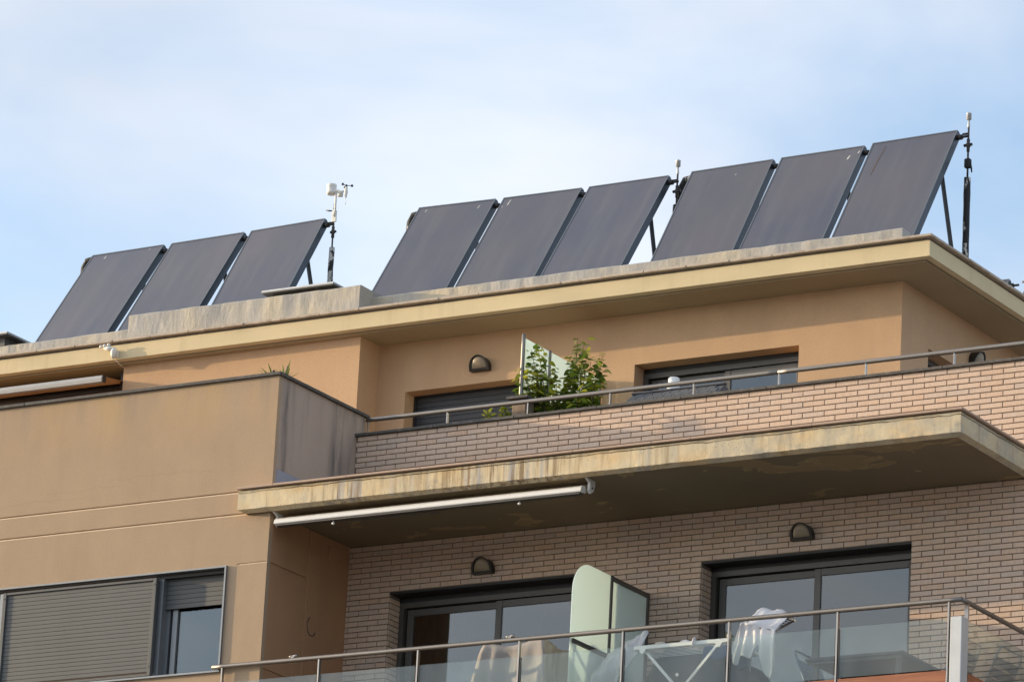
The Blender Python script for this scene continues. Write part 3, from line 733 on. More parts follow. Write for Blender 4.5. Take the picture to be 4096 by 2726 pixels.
# ------------------------------------------------------------------ wall lights
def arch(w_, h_, n_=14):
    return [(-w_/2, 0)] + [(-w_/2*math.cos(math.pi*i/n_), .018+ (h_-.018)*math.sin(math.pi*i/n_)**.9) for i in range(n_+1)] + [(w_/2, 0)]
def make_light():
    t = thing('wall_light', (0, 0, 0), 'x x x x', 'lamp', 'half-moon bulkhead lamps on the walls')
    o = arch(.25, .165); i = [(p*.80, .022+q*.80) for p, q in arch(.25, .165)]
    mb = MB(); n_ = len(o)
    # back plate, hood and front rim; the hood leans outwards at the top
    def P(p, q, d): return (p, -d, q)
    dO = lambda q: .060+.35*q
    for k in range(n_):
        j = (k+1) % n_
        mb.quad(P(*o[k], 0), P(*o[j], 0), P(*o[j], dO(o[j][1])), P(*o[k], dO(o[k][1])))
        mb.quad(P(*o[k], dO(o[k][1])), P(*o[j], dO(o[j][1])), P(*i[j], dO(i[j][1])), P(*i[k], dO(i[k][1])))
        mb.quad(P(*i[k], dO(i[k][1])), P(*i[j], dO(i[j][1])), P(*i[j], .02), P(*i[k], .02))
    mb.poly([P(*q, .02) for q in i])
    mb.build('housing', M['lamp_black'], t)
    ln = MB(); c = (0, .07); rings = []
    for s_, bulge in ((1.0, -.018), (.85, -.004), (.6, .004), (.3, .008)):
        rings.append([P(c[0]+(p-c[0])*s_, c[1]+(q-c[1])*s_, dO(c[1]+(q-c[1])*s_)+bulge) for p, q in i])
    ln.grid(rings, closed=True); ln.poly(rings[-1]); ln.build('lens', M['lens'], t)
    return t
L0 = make_light()
spots = [((.262, YU2-.001, 4.485), 0, 'half-moon wall light on the ochre wall above the closed dark shutter'),
         ((1.705, YB-.012, 1.535), 0, 'half-moon wall light on brick left of the rounded frosted screen'),
         ((5.462, YB-.012, 1.56), 0, 'half-moon wall light on brick above the right sliding door'),
         ((UR+.001, 5.33, 4.47), R(90), 'half-moon wall light on the shaded side wall at the far right')]
for k, (loc, rz, lab) in enumerate(spots):
    o = L0 if k == 0 else copy_tree(L0)
    o.location = loc; o.rotation_euler = (0, 0, rz); o['label'] = lab

# ------------------------------------------------------------------ railings
t = thing('terrace_railing', (0, 1.68, 3.23), 'brushed steel handrail on short posts along the upper brick parapet', 'railing')
MB().tube([(.03, 1.682, 3.425), (5.018, 1.682, 3.425)], .0245, 14).build('handrail', M['steel'], t)
MB().tube([(5.022, 1.682, 3.425), (10.4, 1.682, 3.425)], .0245, 14).build('handrail', M['steel'], t)
for k in range(11):
    xx = .052+.996*k; MB().box(xx-.008, xx+.008, 1.668, 1.696, BTOP+.030, 3.408, .002).build('post', M['steel_post'], t)
t = thing('balcony_railing', (0, -.05, -.75), 'steel handrail with clear glass and wooden lower panels on the lower balcony', 'railing')
RZ, RY, RX = .349, -.05, 8.032
mb = MB(); mb.tube([(-.555, RY, RZ), (RX+.006, RY, RZ)], .0240, 14); mb.tube([(RX, RY-.006, RZ), (RX, 1.52, RZ)], .0236, 14); mb.build('handrail', M['steel'], t)
px = [-.43]+[.762+1.19*k for k in range(7)]
px[0] = .762-1.19
for xx in px:
    MB().box(xx-.009, xx+.009, RY-.02, RY+.02, -.95, RZ-.018, .002).build('post', M['steel_post'], t)
    MB().box(xx+.018, xx+.026, RY-.012, RY+.014, -.95, .16, .001).build('glass_clamp', M['alu_dark'], t)
for a, b in zip(px, px[1:]):
    MB().box(a+.03, b-.03, RY-.004, RY+.004, -.32, .176).build('glass_panel', M['rail_glass'], t)
    MB().box(a+.022, b-.012, RY-.016, RY+.006, -.94, -.336, .002).build('wood_panel', M['wood'], t)
MB().box(RX-.004, RX+.004, .12, 1.50, -.32, .172).build('glass_panel', M['rail_glass'], t)
MB().box(RX-.016, RX+.010, .10, 1.50, -.94, -.336, .002).build('wood_panel', M['wood'], t)
MB().box(7.925, 8.048, RY-.02, RY+.13, -.95, .185, .006).build('corner_column', M['galv'], t)
MB().box(RX-.02, RX+.02, .055, .075, .185, RZ-.015).build('post', M['steel_post'], t)
for k, (xx, lab) in enumerate(((.43, 'silver clothes-line clamp on the handrail in front of the stucco corner'), (3.02, 'silver clothes-line clamp on the handrail above the grey furniture cover'))):
    c = thing('rail_clamp', (xx, RY, RZ+.02), lab, 'clamp', 'clamps on the handrail')
    MB().box(xx-.02, xx+.02, RY-.014, RY+.014, RZ+.018, RZ+.036, .004).build('clip', M['steel_post'], c)
    mb = MB(); mb.tube([(xx-.045, RY, RZ+.036), (xx-.03, RY, RZ+.038), (xx-.015, RY, RZ+.04), (xx+.02, RY, RZ+.04), (xx+.05, RY, RZ+.04), (xx+.06, RY, RZ+.04)], [.006, .015, .009, .015, .020, .008], 10); mb.build('roller', M['steel_post'], c)

# ------------------------------------------------------------------ privacy screens
t = thing('privacy_screen', (3.69, .75, -.75), 'frosted glass balcony screen with a rounded front top in dark frame', 'screen')
SX = 3.69; outline = [(.0, -.73), (.0, .78)]
for i in range(13):
    a = math.pi-(math.pi/2)*i/12; outline.append((.33+.33*math.cos(a), .82+.335*math.sin(a)))
outline += [(.74, 1.155), (.74, -.73)]
MB().prism(outline, -.005, .005, lambda p, q, d: (SX+d, p, q)).build('glass_panel', M['frost'], t)
MB().box(SX-.018, SX+.018, .742, .782, -.75, 1.16, .003).build('post', M['alu_dark'], t)
MB().box(SX-.018, SX+.018, 1.49, 1.53, -.75, 1.16, .003).build('post', M['alu_dark'], t)
MB().box(SX-.018, SX+.018, .783, 1.489, 1.105, 1.155, .003).build('rail', M['alu_dark'], t)
MB().prism([(.784, -.70), (1.488, -.70), (1.488, 1.104), (.784, 1.104)], -.005, .005, lambda p, q, d: (SX+d, p, q)).build('glass_panel', M['frost'], t)
MB().box(SX+.006, SX+.03, .02, .74, .29, .335, .003).build('rail', M['alu_dark'], t)
MB().box(SX-.02, SX+.02, 1.531, 1.545, .72, .76, .002).build('wall_bracket', M['alu_dark'], t)
t = thing('privacy_screen', (1.8, 2.7, 2.21), 'frosted glass screen between steel posts behind the small tree', 'screen')
for yy, zt in ((1.92, 4.262), (2.47, 4.235), (3.02, 4.23), (3.56, 4.22)):
    MB().tube([(1.8, yy, 2.21), (1.8, yy, zt)], .021, 12).build('post', M['steel'], t)
for a, b in ((1.92, 2.47), (2.47, 3.02), (3.02, 3.56)):
    MB().prism([(a+.024, 2.5), (b-.024, 2.5), (b-.024, 4.225), (a+.024, 4.225)], -.005, .005, lambda p, q, d: (1.8+d, p, q)).build('glass_panel', M['frost'], t)

# ------------------------------------------------------------------ solar collectors
TILT = R(56); PW, PL, PD = 1.035, 2.06, .088
def make_collector():
    t = thing('solar_collector', (0, 0, 0), 'x x x x', 'solar panel', 'solar thermal collectors on the roof')
    c, s_ = math.cos(TILT), math.sin(TILT)
    def F(a, b, h): return (a, -b*c-h*s_, -b*s_+h*c)      # a along the top, b down the slope, h out of the glass
    def bx(mb, a0, a1, b0, b1, h0, h1, ch=.0):
        n_ = len(mb.v); mb.box(a0, a1, b0, b1, h0, h1, ch); mb.v[n_:] = [F(*v) for v in mb.v[n_:]]
    mb = MB(); w_ = .016
    # tray with a rounded top edge
    prof = [(.02, 0), (.0, -.02), (.0, -.055), (.025, -PD), (PL, -PD), (PL, 0)]
    mb.prism([(p, q) for p, q in prof], 0, PW, lambda p, q, a: F(a, p, q))
    mb.build('tray', M['collector_frame'], t)
    lip = MB(); z1 = .007
    bx(lip, 0, w_, .01, PL, .0005, z1); bx(lip, PW-w_, PW, .01, PL, .0005, z1); bx(lip, w_, PW-w_, .01, .03, .0005, z1); bx(lip, w_, PW-w_, PL-.02, PL, .0005, z1)
    lip.build('frame_lip', M['collector_edge'], t)
    gm = MB(); bx(gm, w_, PW-w_, .03, PL-.02, .001, .003); gm.build('absorber_glass', M['absorber'], t)
    for a0, a1 in ((PW, PW+.055),):
        st = MB(); st.tube([F(a0-.01, .085, -.045), F(a1, .085, -.045)], .030, 12); st.build('pipe_collar', M['copper'], t)
        st = MB(); st.tube([F(a0, .085, -.045), F(a0+.125, .085, -.045)], .014, 10); st.build('pipe_stub', M['copper'], t)
    lg = MB(); p0 = Vector(F(PW-.06, .62, -PD)); p1 = Vector((PW-.06, p0.y+.42, -1.78))
    n_ = (p1-p0).normalized(); sd = Vector((1, 0, 0)); nn = n_.cross(sd)
    for (u0, v0, u1, v1) in ((-.018, -.018, .018, -.014), (-.018, -.014, -.014, .018)):
        q = [p0+sd*a+nn*b for a, b in ((u0, v0), (u1, v0), (u1, v1), (u0, v1))]; r_ = [p1+sd*a+nn*b for a, b in ((u0, v0), (u1, v0), (u1, v1), (u0, v1))]
        for k in range(4): j = (k+1) % 4; lg.quad(q[k], q[j], r_[j], r_[k])
    lg.build('support_leg', M['alu_grey'], t)
    ft = MB(); ft.box(.05, PW-.05, -PL*c-.02, -PL*c+.10, -1.80, -1.70); ft.build('foot_rail', M['alu_grey'], t)
    return t
P0 = make_collector()
PX = [(-6.061, 6.977, .011), (-4.915, 6.989, .014), (-3.783, 7.006, .026), (-1.455, 7.001, -.021), (-.315, 6.976, -.010), (.815, 6.965, .002), (2.141, 6.974, .012), (3.277, 6.989, .006), (4.41, 7.009, .014)]
lab = ['leftmost dark solar collector, behind the left end of the grey upstand', 'middle solar collector of the left row of three', 'solar collector next to the weather station, right end of the left row',
       'left solar collector of the middle row of three', 'middle solar collector of the middle row of three', 'right solar collector of the middle row, with a support leg behind',
       'left solar collector of the right row of three', 'middle solar collector of the right row, with scratched glass', 'rightmost and highest solar collector, beside the tall vent pipe']
for k, ((x, z, s_), lb) in enumerate(zip(PX, lab)):
    o = P0 if k == 0 else copy_tree(P0)
    o.location = (x, 4.80, z); o.rotation_euler = (R((-2.4, -1.5, .6, 0, -.5, -1.7, .8, 0, 0)[k]), -s_, 0); o['label'] = lb
o = copy_tree(P0); o.location = (2.70, 9.72, 7.0); o.rotation_euler = (0, 0, 0); o['label'] = 'solar collector corner peeking over the roof edge at the far right'
# bird droppings, scratches and a rusty drip on the glass of some collectors
COLLECT = [o for o in COL.objects if o.name.startswith('solar_collector')]
def mark(k, name, pts, wid, mat):
    c, s_ = math.cos(TILT), math.sin(TILT); mb = MB(); G = []
    for i, (a, b) in enumerate(pts):
        w_ = wid*.6*(.35+.65*math.sin(math.pi*(i+.4)/len(pts)))
        G.append([(a-w_, -b*c-.0045*s_, -b*s_+.0045*c), (a+w_, -b*c-.0045*s_, -b*s_+.0045*c)])
    mb.grid(G, smooth=False); mb.build(name, mat, COLLECT[k])
DROP = simple('bird_lime', (.62,.60,.55), .9); RUST = simple('rust_stain', (.09,.055,.03), .9)
for k, pts, w_ in ((0, [(.23, .07), (.225, .10), (.22, .13)], .010), (0, [(.86, .05), (.855, .08)], .007), (3, [(.13, .07), (.12, .11)], .009), (3, [(.86, .10), (.85, .14), (.845, .16)], .009),
                   (4, [(.12, .07), (.11, .12), (.105, .17)], .010), (4, [(.05, .17), (.045, .2)], .007), (7, [(.90, .16), (.89, .2), (.885, .23)], .014), (7, [(1.0, .10), (.99, .14)], .012), (6, [(.62, .18), (.615, .21)], .007)):
    mark(k, 'dropping', pts, w_, DROP)
for k in range(7):
    a0 = .16+.075*k+random.uniform(-.02, .02); mark(7, 'scratch', [(a0+.05*i, .30-.12*math.sin(i*.7+k)*.6+.04*i*(k % 3-1)) for i in range(5)], .0012, simple('scratch_grey', (.20,.20,.20), .8))
mark(8, 'drip_stain', [(.19, .10), (.185, .2), (.17, .33), (.16, .48), (.155, .62)], .009, RUST)

# insulated vent pipes at the right end of each row
def make_vent():
    t = thing('vent_pipe', (0, 0, 0), 'x x x x', 'pipe', 'air vent pipes beside the collectors')
    mb = MB(); pts = [(0, 0, -1.45+.094*k) for k in range(11)]
    mb.tube([(p[0]+.003*noise.noise(Vector((k*.9, 1, 0))), p[1], p[2]) for k, p in enumerate(pts)], [.037+.004*noise.noise(Vector((k*1.7, 0, 5))) for k in range(11)], 12); mb.build('insulated_pipe', M['insul'], t)
    MB().tube([(0, 0, -.52), (0, 0, .10)], .011, 10).build('riser', M['copper'], t)
    mb = MB(); mb.lathe([(.012, -.215), (.018, -.205), (.018, -.165), (.026, -.15), (.026, -.12), (.018, -.105), (.019, -.07), (.012, -.06)], 0, 0, 12); mb.tube([(-.05, 0, -.135), (.045, 0, -.130)], .018, 8); mb.build('valve', M['copper'], t)
    mb = MB(); mb.box(-.036, .036, -.03, .03, -.40, -.29, .012); mb.tube([(.03, 0, -.33), (.045, 0, -.41), (.05, 0, -.455)], [.010, .011, .007], 8); mb.build('fitting', M['insul'], t)
    mb = MB(); mb.tube([(-.07, 0, -.0), (0, 0, 0)], .013, 8); mb.build('branch', M['copper'], t)
    mb = MB(); mb.lathe([(.010, .06), (.016, .085), (.013, .11), (.010, .155)], 0, 0, 10); mb.build('neck', M['galv'], t)
    mb = MB(); mb.lathe([(.016, .155), (.028, .160), (.028, .220), (.030, .222), (.030, .230), (.022, .236), (.006, .237), (.006, .244)], 0, 0, 16); mb.build('air_vent_cup', M['galv'], t)
    return t
V0 = make_vent(); V0.location = (5.573, 4.80, 6.963); V0['label'] = 'tall black insulated vent pipe with cup at the right roof corner'
v = copy_tree(V0); v.location = (1.955, 4.80, 6.895); v['label'] = 'vent pipe with small cup between the middle and right collector rows'
v = copy_tree(V0); v.location = (3.86, 9.95, 7.02); v['label'] = 'vent cup on thin pipe at the far right edge of the roof'
# wrapped elbows at the left end of each row
for k, (x, z, lb) in enumerate(((-6.215, 6.93, 'wrapped pipe elbow behind the leftmost collector'), (-1.60, 6.93, 'wrapped pipe elbow behind the left collector of the middle row'), (1.995, 6.90, 'wrapped pipe elbow behind the left collector of the right row'))):
    e = thing('pipe_elbow', (x, 4.9, 5.3), lb, 'pipe', 'wrapped pipe elbows behind the collectors')
    mb = MB(); pts = [(x+.20, 4.90, z+.0), (x+.10, 4.90, z+.03), (x+.01, 4.90, z+.015), (x-.03, 4.90, z-.06), (x-.045, 4.90, z-.2), (x-.04, 4.90, z-.6), (x-.04, 4.90, 5.25)]
    mb.tube(pts, [.03, .042, .046, .046, .043, .043, .043], 12); mb.build('insulated_pipe', M['insul'], e)

# ------------------------------------------------------------------ weather station on its pipe
t = thing('weather_station', (-2.62, 4.80, 6.6), 'white weather station with wind cups and rain gauge on the roof', 'weather station')
x0, y0 = -2.625, 4.80
MB().box(-2.645, -2.585, y0-.035, y0-.012, 6.96, 7.10, .004).build('bracket', M['white_plastic'], t)
MB().box(-2.615, -2.600, y0-.042, y0-.034, 7.03, 7.055).build('latch', M['black_plastic'], t)
MB().tube([(-2.605, y0-.03, 7.02), (-2.605, y0-.03, 7.32)], .013, 12).build('mast', M['white_plastic'], t)
mb = MB(); mb.lathe([(.044, 7.30), (.060, 7.315), (.060, 7.335), (.054, 7.345), (.056, 7.395), (.058, 7.40), (.058, 7.425), (.053, 7.428), (.05, 7.41), (.01, 7.40)], -2.672, y0-.03, 20); mb.build('rain_gauge', M['white_plastic'], t)
mb = MB(); mb.tube([(-2.65, y0-.03, 7.345), (-2.60, y0-.03, 7.338), (-2.54, y0-.03, 7.322), (-2.47, y0-.03, 7.318)], [.024, .022, .014, .010], 10); mb.build('arm', M['white_plastic'], t)
mb = MB()
for k in range(5): mb.lathe([(.020, 7.262+k*.011), (.032, 7.264+k*.011), (.032, 7.270+k*.011), (.020, 7.271+k*.011)], -2.545, y0-.03, 14)
mb.build('radiation_shield', M['white_plastic'], t)
mb = MB(); mb.lathe([(.004, 7.235), (.012, 7.245), (.020, 7.29), (.022, 7.305), (.020, 7.33), (.014, 7.37), (.010, 7.375)], -2.468, y0-.03, 14); mb.build('wind_head', M['white_plastic'], t)
mb = MB(); mb.tube([(-2.468, y0-.03, 7.235), (-2.466, y0-.03, 7.15)], .003, 6); mb.build('probe', M['white_plastic'], t)
mb = MB(); mb.lathe([(.012, 7.374), (.014, 7.385), (.009, 7.40)], -2.468, y0-.03, 10)
for an in (0.35, 2.44, 4.54):
    c = Vector((-2.468+.066*math.cos(an), y0-.03+.066*math.sin(an), 7.386)); mb.tube([(-2.468, y0-.03, 7.388), tuple(c)], .004, 6)
    rr = [.002, .011, .015, .016]; tdir = Vector((-math.sin(an), math.cos(an), 0)); mb.tube([tuple(c+tdir*d) for d in (-.014, -.010, -.002, .008)], rr, 10)
mb.build('cup_rotor', M['black_plastic'], t)
v = thing('vent_pipe', (-2.64, 4.80, 6.96), 'peeling black insulated pipe carrying the weather station', 'pipe', 'air vent pipes beside the collectors')
mb = MB(); mb.tube([(-2.635+.003*math.sin(k*2.1), y0, 5.3+.1355*k) for k in range(11)], [.033+.004*noise.noise(Vector((k*1.7, 2, 5))) for k in range(11)], 12); mb.build('insulated_pipe', M['insul_w'], v)
MB().tube([(-2.635, y0, 6.65), (-2.635, y0, 7.18)], .010, 10).build('riser', M['copper'], v)
mb = MB(); mb.lathe([(.012, 6.77), (.02, 6.78), (.018, 6.82), (.027, 6.835), (.027, 6.86), (.017, 6.875), (.019, 6.91), (.012, 6.92)], -2.635, y0, 12); mb.tube([(-2.67, y0, 6.845), (-2.595, y0, 6.85)], .016, 8); mb.build('valve', M['copper'], v)
mb = MB(); mb.tube([(-2.74, y0, 6.965), (-2.635, y0, 6.965)], .013, 8); mb.build('branch', M['copper'], v)
mb = MB(); mb.tube([(-2.745, y0, 7.125), (-2.70, y0, 7.115), (-2.64, y0, 7.105)], [.009, .010, .004], 8); mb.build('lever', M['black_plastic'], v)
MB().lathe([(.014, 7.13), (.014, 7.15), (.009, 7.155), (.013, 7.17), (.011, 7.20)], -2.635, y0, 10).build('cap', M['copper'], v)

# ------------------------------------------------------------------ flat chimney lids on the roof
for k, (a, b, lb) in enumerate(((-2.60, -1.63, 'flat metal chimney lid on the tall grey upstand'), (-7.3, -6.16, 'flat metal chimney lid cut by the left edge of the picture'))):
    t = thing('chimney_lid', ((a+b)/2, 3.7, 5.55), lb, 'chimney', 'flat chimney lids')
    z = 0 if k == 0 else -.075
    MB().box(a, b, 3.36, 4.05, 5.668+z, 5.692+z, .003).build('lid', M['galv'], t)
    MB().box(a+.004, b-.004, 3.364, 4.046, 5.655+z, 5.667+z).build('lid_skirt', M['alu_dark'], t)
    MB().box(a+.10, b-.10, 3.46, 3.95, 5.40, 5.654+z).build('flue', M['alu_dark'], t)

# ------------------------------------------------------------------ wind sensor on the fascia
t = thing('wind_sensor', (-4.3, YE-.05, 4.95), 'white wind sensor fixed to the cream roof edge at left', 'sensor')
x0, y0 = -4.29, YE-.05
mb = MB(); mb.tube([(x0-.01, y0-.01, 4.955), (x0-.008, y0-.012, 5.00), (x0, y0-.015, 5.04), (x0-.005, y0-.02, 5.075)], [.018, .030, .036, .026], 12); mb.build('body', M['white_plastic'], t)
mb = MB(); mb.tube([(x0-.015, y0-.02, 5.06), (x0-.07, y0-.03, 5.075), (x0-.125, y0-.035, 5.078)], [.028, .030, .012], 12); mb.build('arm', M['white_plastic'], t)
mb = MB()
for dx, dz in ((-.165, .03), (-.115, .035), (-.06, .04)): mb.tube([(x0+dx-.026, y0-.04, 5.075+dz-.002), (x0+dx-.008, y0-.04, 5.075+dz), (x0+dx+.012, y0-.04, 5.075+dz)], [.006, .018, .016], 10)
mb.build('cup', M['white_metal'], t)
MB().box(x0-.03, x0+.03, y0+.01, YE-.001, 4.975, 5.06, .003).build('mount_plate', M['white_plastic'], t)
MB().tube([(x0-.005, y0-.005, 4.958), (x0+.0, YE+.02, 4.935), (x0-.01, YE+.10, 4.918), (x0-.014, YU1-.006, 4.915)], .005, 6).build('cable', M['white_plastic'], t)

# ------------------------------------------------------------------ awnings
t = thing('awning', (-6.0, 2.9, 4.7), 'half-open ochre fabric awning with grey front bar at far left', 'awning')
xe, yf, zf = -4.35, 2.85, 4.69
prof = [(-.03, -.036), (-.036, .0), (-.03, .036), (.0, .043), (.03, .038), (.034, 0), (.028, -.038)]
MB().prism(prof, -9.5, xe, lambda p, q, a: (a, yf+p, zf+q)).build('front_bar', simple('grey_awning_bar', (.33,.33,.33), .45, .2, var=.1), t)
MB().prism([(p*1.04, q*1.04) for p, q in prof], xe+.001, xe+.018, lambda p, q, a: (a, yf+p, zf+q)).build('end_cap', M['black_plastic'], t)
G = []
for j in range(6):
    f_ = j/5; G.append([(-9.5+(xe-.03+9.5)*i/60, yf+.02+f_*.78, zf+.046+f_*.16-.03*math.sin(f_*math.pi)+.006*noise.noise(Vector((i*.35, f_*2, 4)))) for i in range(61)])
o = MB().grid(G).build('fabric', M['brown_fabric'], t); md = o.modifiers.new('s', 'SOLIDIFY'); md.thickness = .004
MB().tube([(-9.5, 3.66, 4.86), (-4.43, 3.66, 4.86)], .045, 12).build('roller', M['alu_black'], t)
MB().box(-4.44, -4.38, 3.30, 3.72, 4.72, 4.91, .01).build('bracket', M['alu_black'], t)
MB().tube([(-4.9, 3.6, 4.70), (-5.6, 3.25, 4.67), (-8.4, 2.9, 4.655)], .026, 8).build('folding_arm', M['alu_dark'], t)
MB().box(-4.86, -4.66, 3.52, 3.60, 4.66, 4.76, .01).build('arm_joint', M['galv'], t)
MB().box(-9.5, -4.34, 3.74, 3.80, 4.64, 4.70).build('square_bar', M['alu_grey'], t)

t = thing('awning', (1.8, .2, 1.86), 'white retracted awning bar hanging below the weathered balcony slab', 'awning')
xa, xb = .075, 3.735
prof = [(.060, .030), (.035, .052), (-.005, .050), (-.032, .030), (-.042, .0), (-.040, -.012), (-.030, -.018), (.055, -.014)]
MB().prism(prof, xa, xb, lambda p, q, a: (a, .005+p, 1.846+q)).build('front_bar', M['white_metal'], t)
MB().prism([(p*1.05, q*1.05) for p, q in prof], xb+.001, xb+.016, lambda p, q, a: (a, .005+p, 1.846+q)).build('end_cap', M['white_plastic'], t)
MB().box(xa+.01, xb-.01, -.02, .06, 1.813, 1.827).build('lower_rail', M['alu_dark'], t)
MB().tube([(xa+.05, .165, 1.915), (xb-.02, .165, 1.915)], .042, 14).build('fabric_roll', simple('cream_awning_cloth', (.55,.47,.33), .9, var=.1), t)
for xx, side in ((xa-.045, 1), (xb+.04, -1)):
    mb = MB(); pr = [(-.02, 1.978), (.16, 1.978), (.16, 1.93), (.13, 1.86), (.08, 1.83), (.05, 1.86), (.06, 1.94), (.0, 1.966)]
    mb.prism(pr, 0, .026, lambda p, q, a: (xx+.002+a*(1 if side > 0 else 1), p, q)); mb.build('bracket', M['white_metal'], t)
    MB().tube([(xx+.0285, .10, 1.89), (xx+.036, .10, 1.89)], .012, 8).build('bolt', M['alu_dark'], t)
for xx in (.78, 3.01):
    mb = MB(); mb.tube([(xx, .02, 1.813), (xx, .015, 1.792)], .004, 6); mb.lathe([(.005, 1.770), (.015, 1.777), (.017, 1.786), (.010, 1.796)], xx, .015, 10); mb.build('end_stop', M['white_metal'], t)
MB().tube([(.95, .085, 1.812), (2.0, .105, 1.806)], .008, 6).build('folding_arm', M['alu_dark'], t)

# ------------------------------------------------------------------ plants
def leaf_mesh(name, l, w_, mat, fold=.25):
    mb = MB(); st = ((0, .0), (.2, .72), (.45, 1.0), (.72, .72), (1, 0)); G = []
    for f_, ww in st:
        z = -.22*l*f_*f_; h = ww*w_/2
        G.append([(-h, f_*l, z+fold*h), (0, f_*l, z), (h, f_*l, z+fold*h)])
    mb.grid(G, smooth=True); me = mb.mesh(name); me.materials.append(mat); return me
LEAF = [leaf_mesh('leaf', .090, .050, M['leaf']), leaf_mesh('leaf', .072, .040, M['leaf'], .4), leaf_mesh('leaf', .105, .054, M['leaf'], .15)]
def leaf_matrix(p, d, roll, sc):
    d = Vector(d).normalized(); q = d.to_track_quat('Y', 'Z').to_matrix().to_4x4()
    return Matrix.Translation(p) @ q @ Matrix.Rotation(roll, 4, 'Y') @ Matrix.Scale(sc, 4)
random.seed(21)
T = thing('small_tree', (2.28, 2.12, 2.21), 'bushy yellow-green small tree behind the handrail beside the frosted screen', 'tree')
mb = MB(); base = Vector((2.28, 2.12, 2.62)); mb.tube([(2.28, 2.12, 2.215), (2.275, 2.12, 2.9), (2.29, 2.11, 3.2)], [.022, .02, .016], 8); mb.build('trunk', M['bark'], T)
ends = [(1.74, 3.95), (1.72, 3.78), (1.78, 3.70), (1.76, 3.55), (1.88, 3.95), (1.96, 3.90), (2.70, 3.86), (2.68, 3.70), (2.62, 3.60), (2.55, 4.02), (2.42, 4.05), (2.46, 3.90), (2.05, 3.45), (2.15, 3.52), (2.25, 3.40), (2.40, 3.36), (2.58, 3.40), (1.95, 3.58), (2.6, 3.78), (1.86, 3.8), (2.36, 3.78), (2.46, 3.55), (2.14, 3.65), (2.52, 3.46), (1.86, 3.46), (1.86, 4.10), (1.93, 4.18), (1.80, 3.86), (1.84, 3.62), (2.02, 4.03), (2.10, 3.86), (2.18, 3.75), (2.03, 3.55), (2.30, 3.70), (2.42, 4.17), (2.50, 4.10), (2.40, 3.98), (2.35, 3.88), (2.60, 3.92), (2.74, 3.93), (2.70, 3.78), (2.62, 3.68), (2.50, 3.80), (2.55, 3.55), (2.66, 3.48), (2.30, 3.45), (2.12, 3.40), (2.44, 3.42), (1.98, 3.36), (2.2, 3.56), (2.0, 3.75), (1.92, 3.72), (2.48, 3.65), (2.62, 3.56), (2.32, 3.58)]
leaves = []
brs = MB()
for (ex, ez) in ends:
    ey = 2.08+random.uniform(-.2, .2); ex -= .05+(ey-2.08)*.55; ez += .03+(ey-2.08)*.3; e = Vector((ex, ey, ez))
    s_ = Vector((2.28+random.uniform(-.03, .03), 2.12, random.uniform(2.9, 3.2)))
    m1 = s_.lerp(e, .5)+Vector(((ex-2.28)*.22, 0, -.06)); pts = [s_, s_.lerp(m1, .6), m1, m1.lerp(e, .55), e]
    brs.tube([tuple(p) for p in pts], [.009, .007, .006, .004, .002], 6)
    n_ = random.randint(27, 36)
    for k in range(n_):
        f_ = 1-(k/n_)*.55 if ez > 3.6 else 1-(k/n_)*.7; i = min(3, int(f_*4)); p = pts[i].lerp(pts[i+1], f_*4-i) if f_ < 1 else e
        an = k*2.4+random.random(); d = Vector((math.cos(an), math.sin(an), random.uniform(-.55, .45)))
        leaves.append((p+Vector((random.uniform(-.055, .055), random.uniform(-.05, .05), random.uniform(-.045, .045))), d, random.uniform(-.7, .7), random.uniform(.75, 1.2), random.choice((0, 0, 1, 2))))
b_ = brs.build('branches', M['bark'], T)
leaves = [l_ for l_ in leaves if l_[0].y > 1.74]
leaves.sort(key=lambda l_: (l_[0].y, -l_[0].z))
for (p, d, r_, sc, k) in leaves[:300]:
    o = link('leaf', LEAF[k], None, T); o.matrix_local = leaf_matrix(p-ORG[T.name], d, r_, sc)
def join_leaves(name, lst, meshes, mat, parent):
    mb = MB(); off = ORG[root_of(parent).name]
    for (p, d, r_, sc, k) in lst:
        Mx = leaf_matrix(p, d, r_, sc); me = meshes[k]; n_ = len(mb.v)
        mb.v += [tuple(Mx @ v.co) for v in me.vertices]; mb.f += [tuple(n_+i for i in q.vertices) for q in me.polygons]; mb.sm += [True]*len(me.polygons)
    o = mb.build(name, mat, parent, fix=False); tag(o, kind='stuff'); return o
join_leaves('crown', leaves[300:], LEAF, M['leaf'], T)
# low plants left of the stone pillar
for (x, z, h, lb) in ((1.44, 3.18, .27, 'thin leafy sprig at the left of two behind the parapet'), (1.62, 3.16, .29, 'bushy leafy sprig against the stone pillar behind the parapet')):
    S = thing('small_plant', (x, 1.95, 2.9), lb, 'plant', 'sprigs behind the parapet')
    mb = MB(); lv = []
    for k in range(9 if x > 1.5 else 5):
        e = Vector((x+random.uniform(-.07, .07), 1.95+random.uniform(-.05, .05), z+.03+h*random.uniform(.6, 1))); s_ = Vector((x, 1.95, 2.95))
        mb.tube([tuple(s_), tuple(s_.lerp(e, .5)), tuple(e)], [.004, .003, .002], 5)
        for q in range(11):
            f_ = .45+.55*q/10; an = q*2.4; lv.append((s_.lerp(e, f_), Vector((math.cos(an), math.sin(an), .5)), random.uniform(-.5, .5), random.uniform(.75, 1.05), 1))
    mb.build('stem', M['bark'], S)
    for (p, d, r_, sc, k) in lv: o = link('leaf', LEAF[k], None, S); o.matrix_local = leaf_matrix(p-ORG[S.name], d, r_, sc)
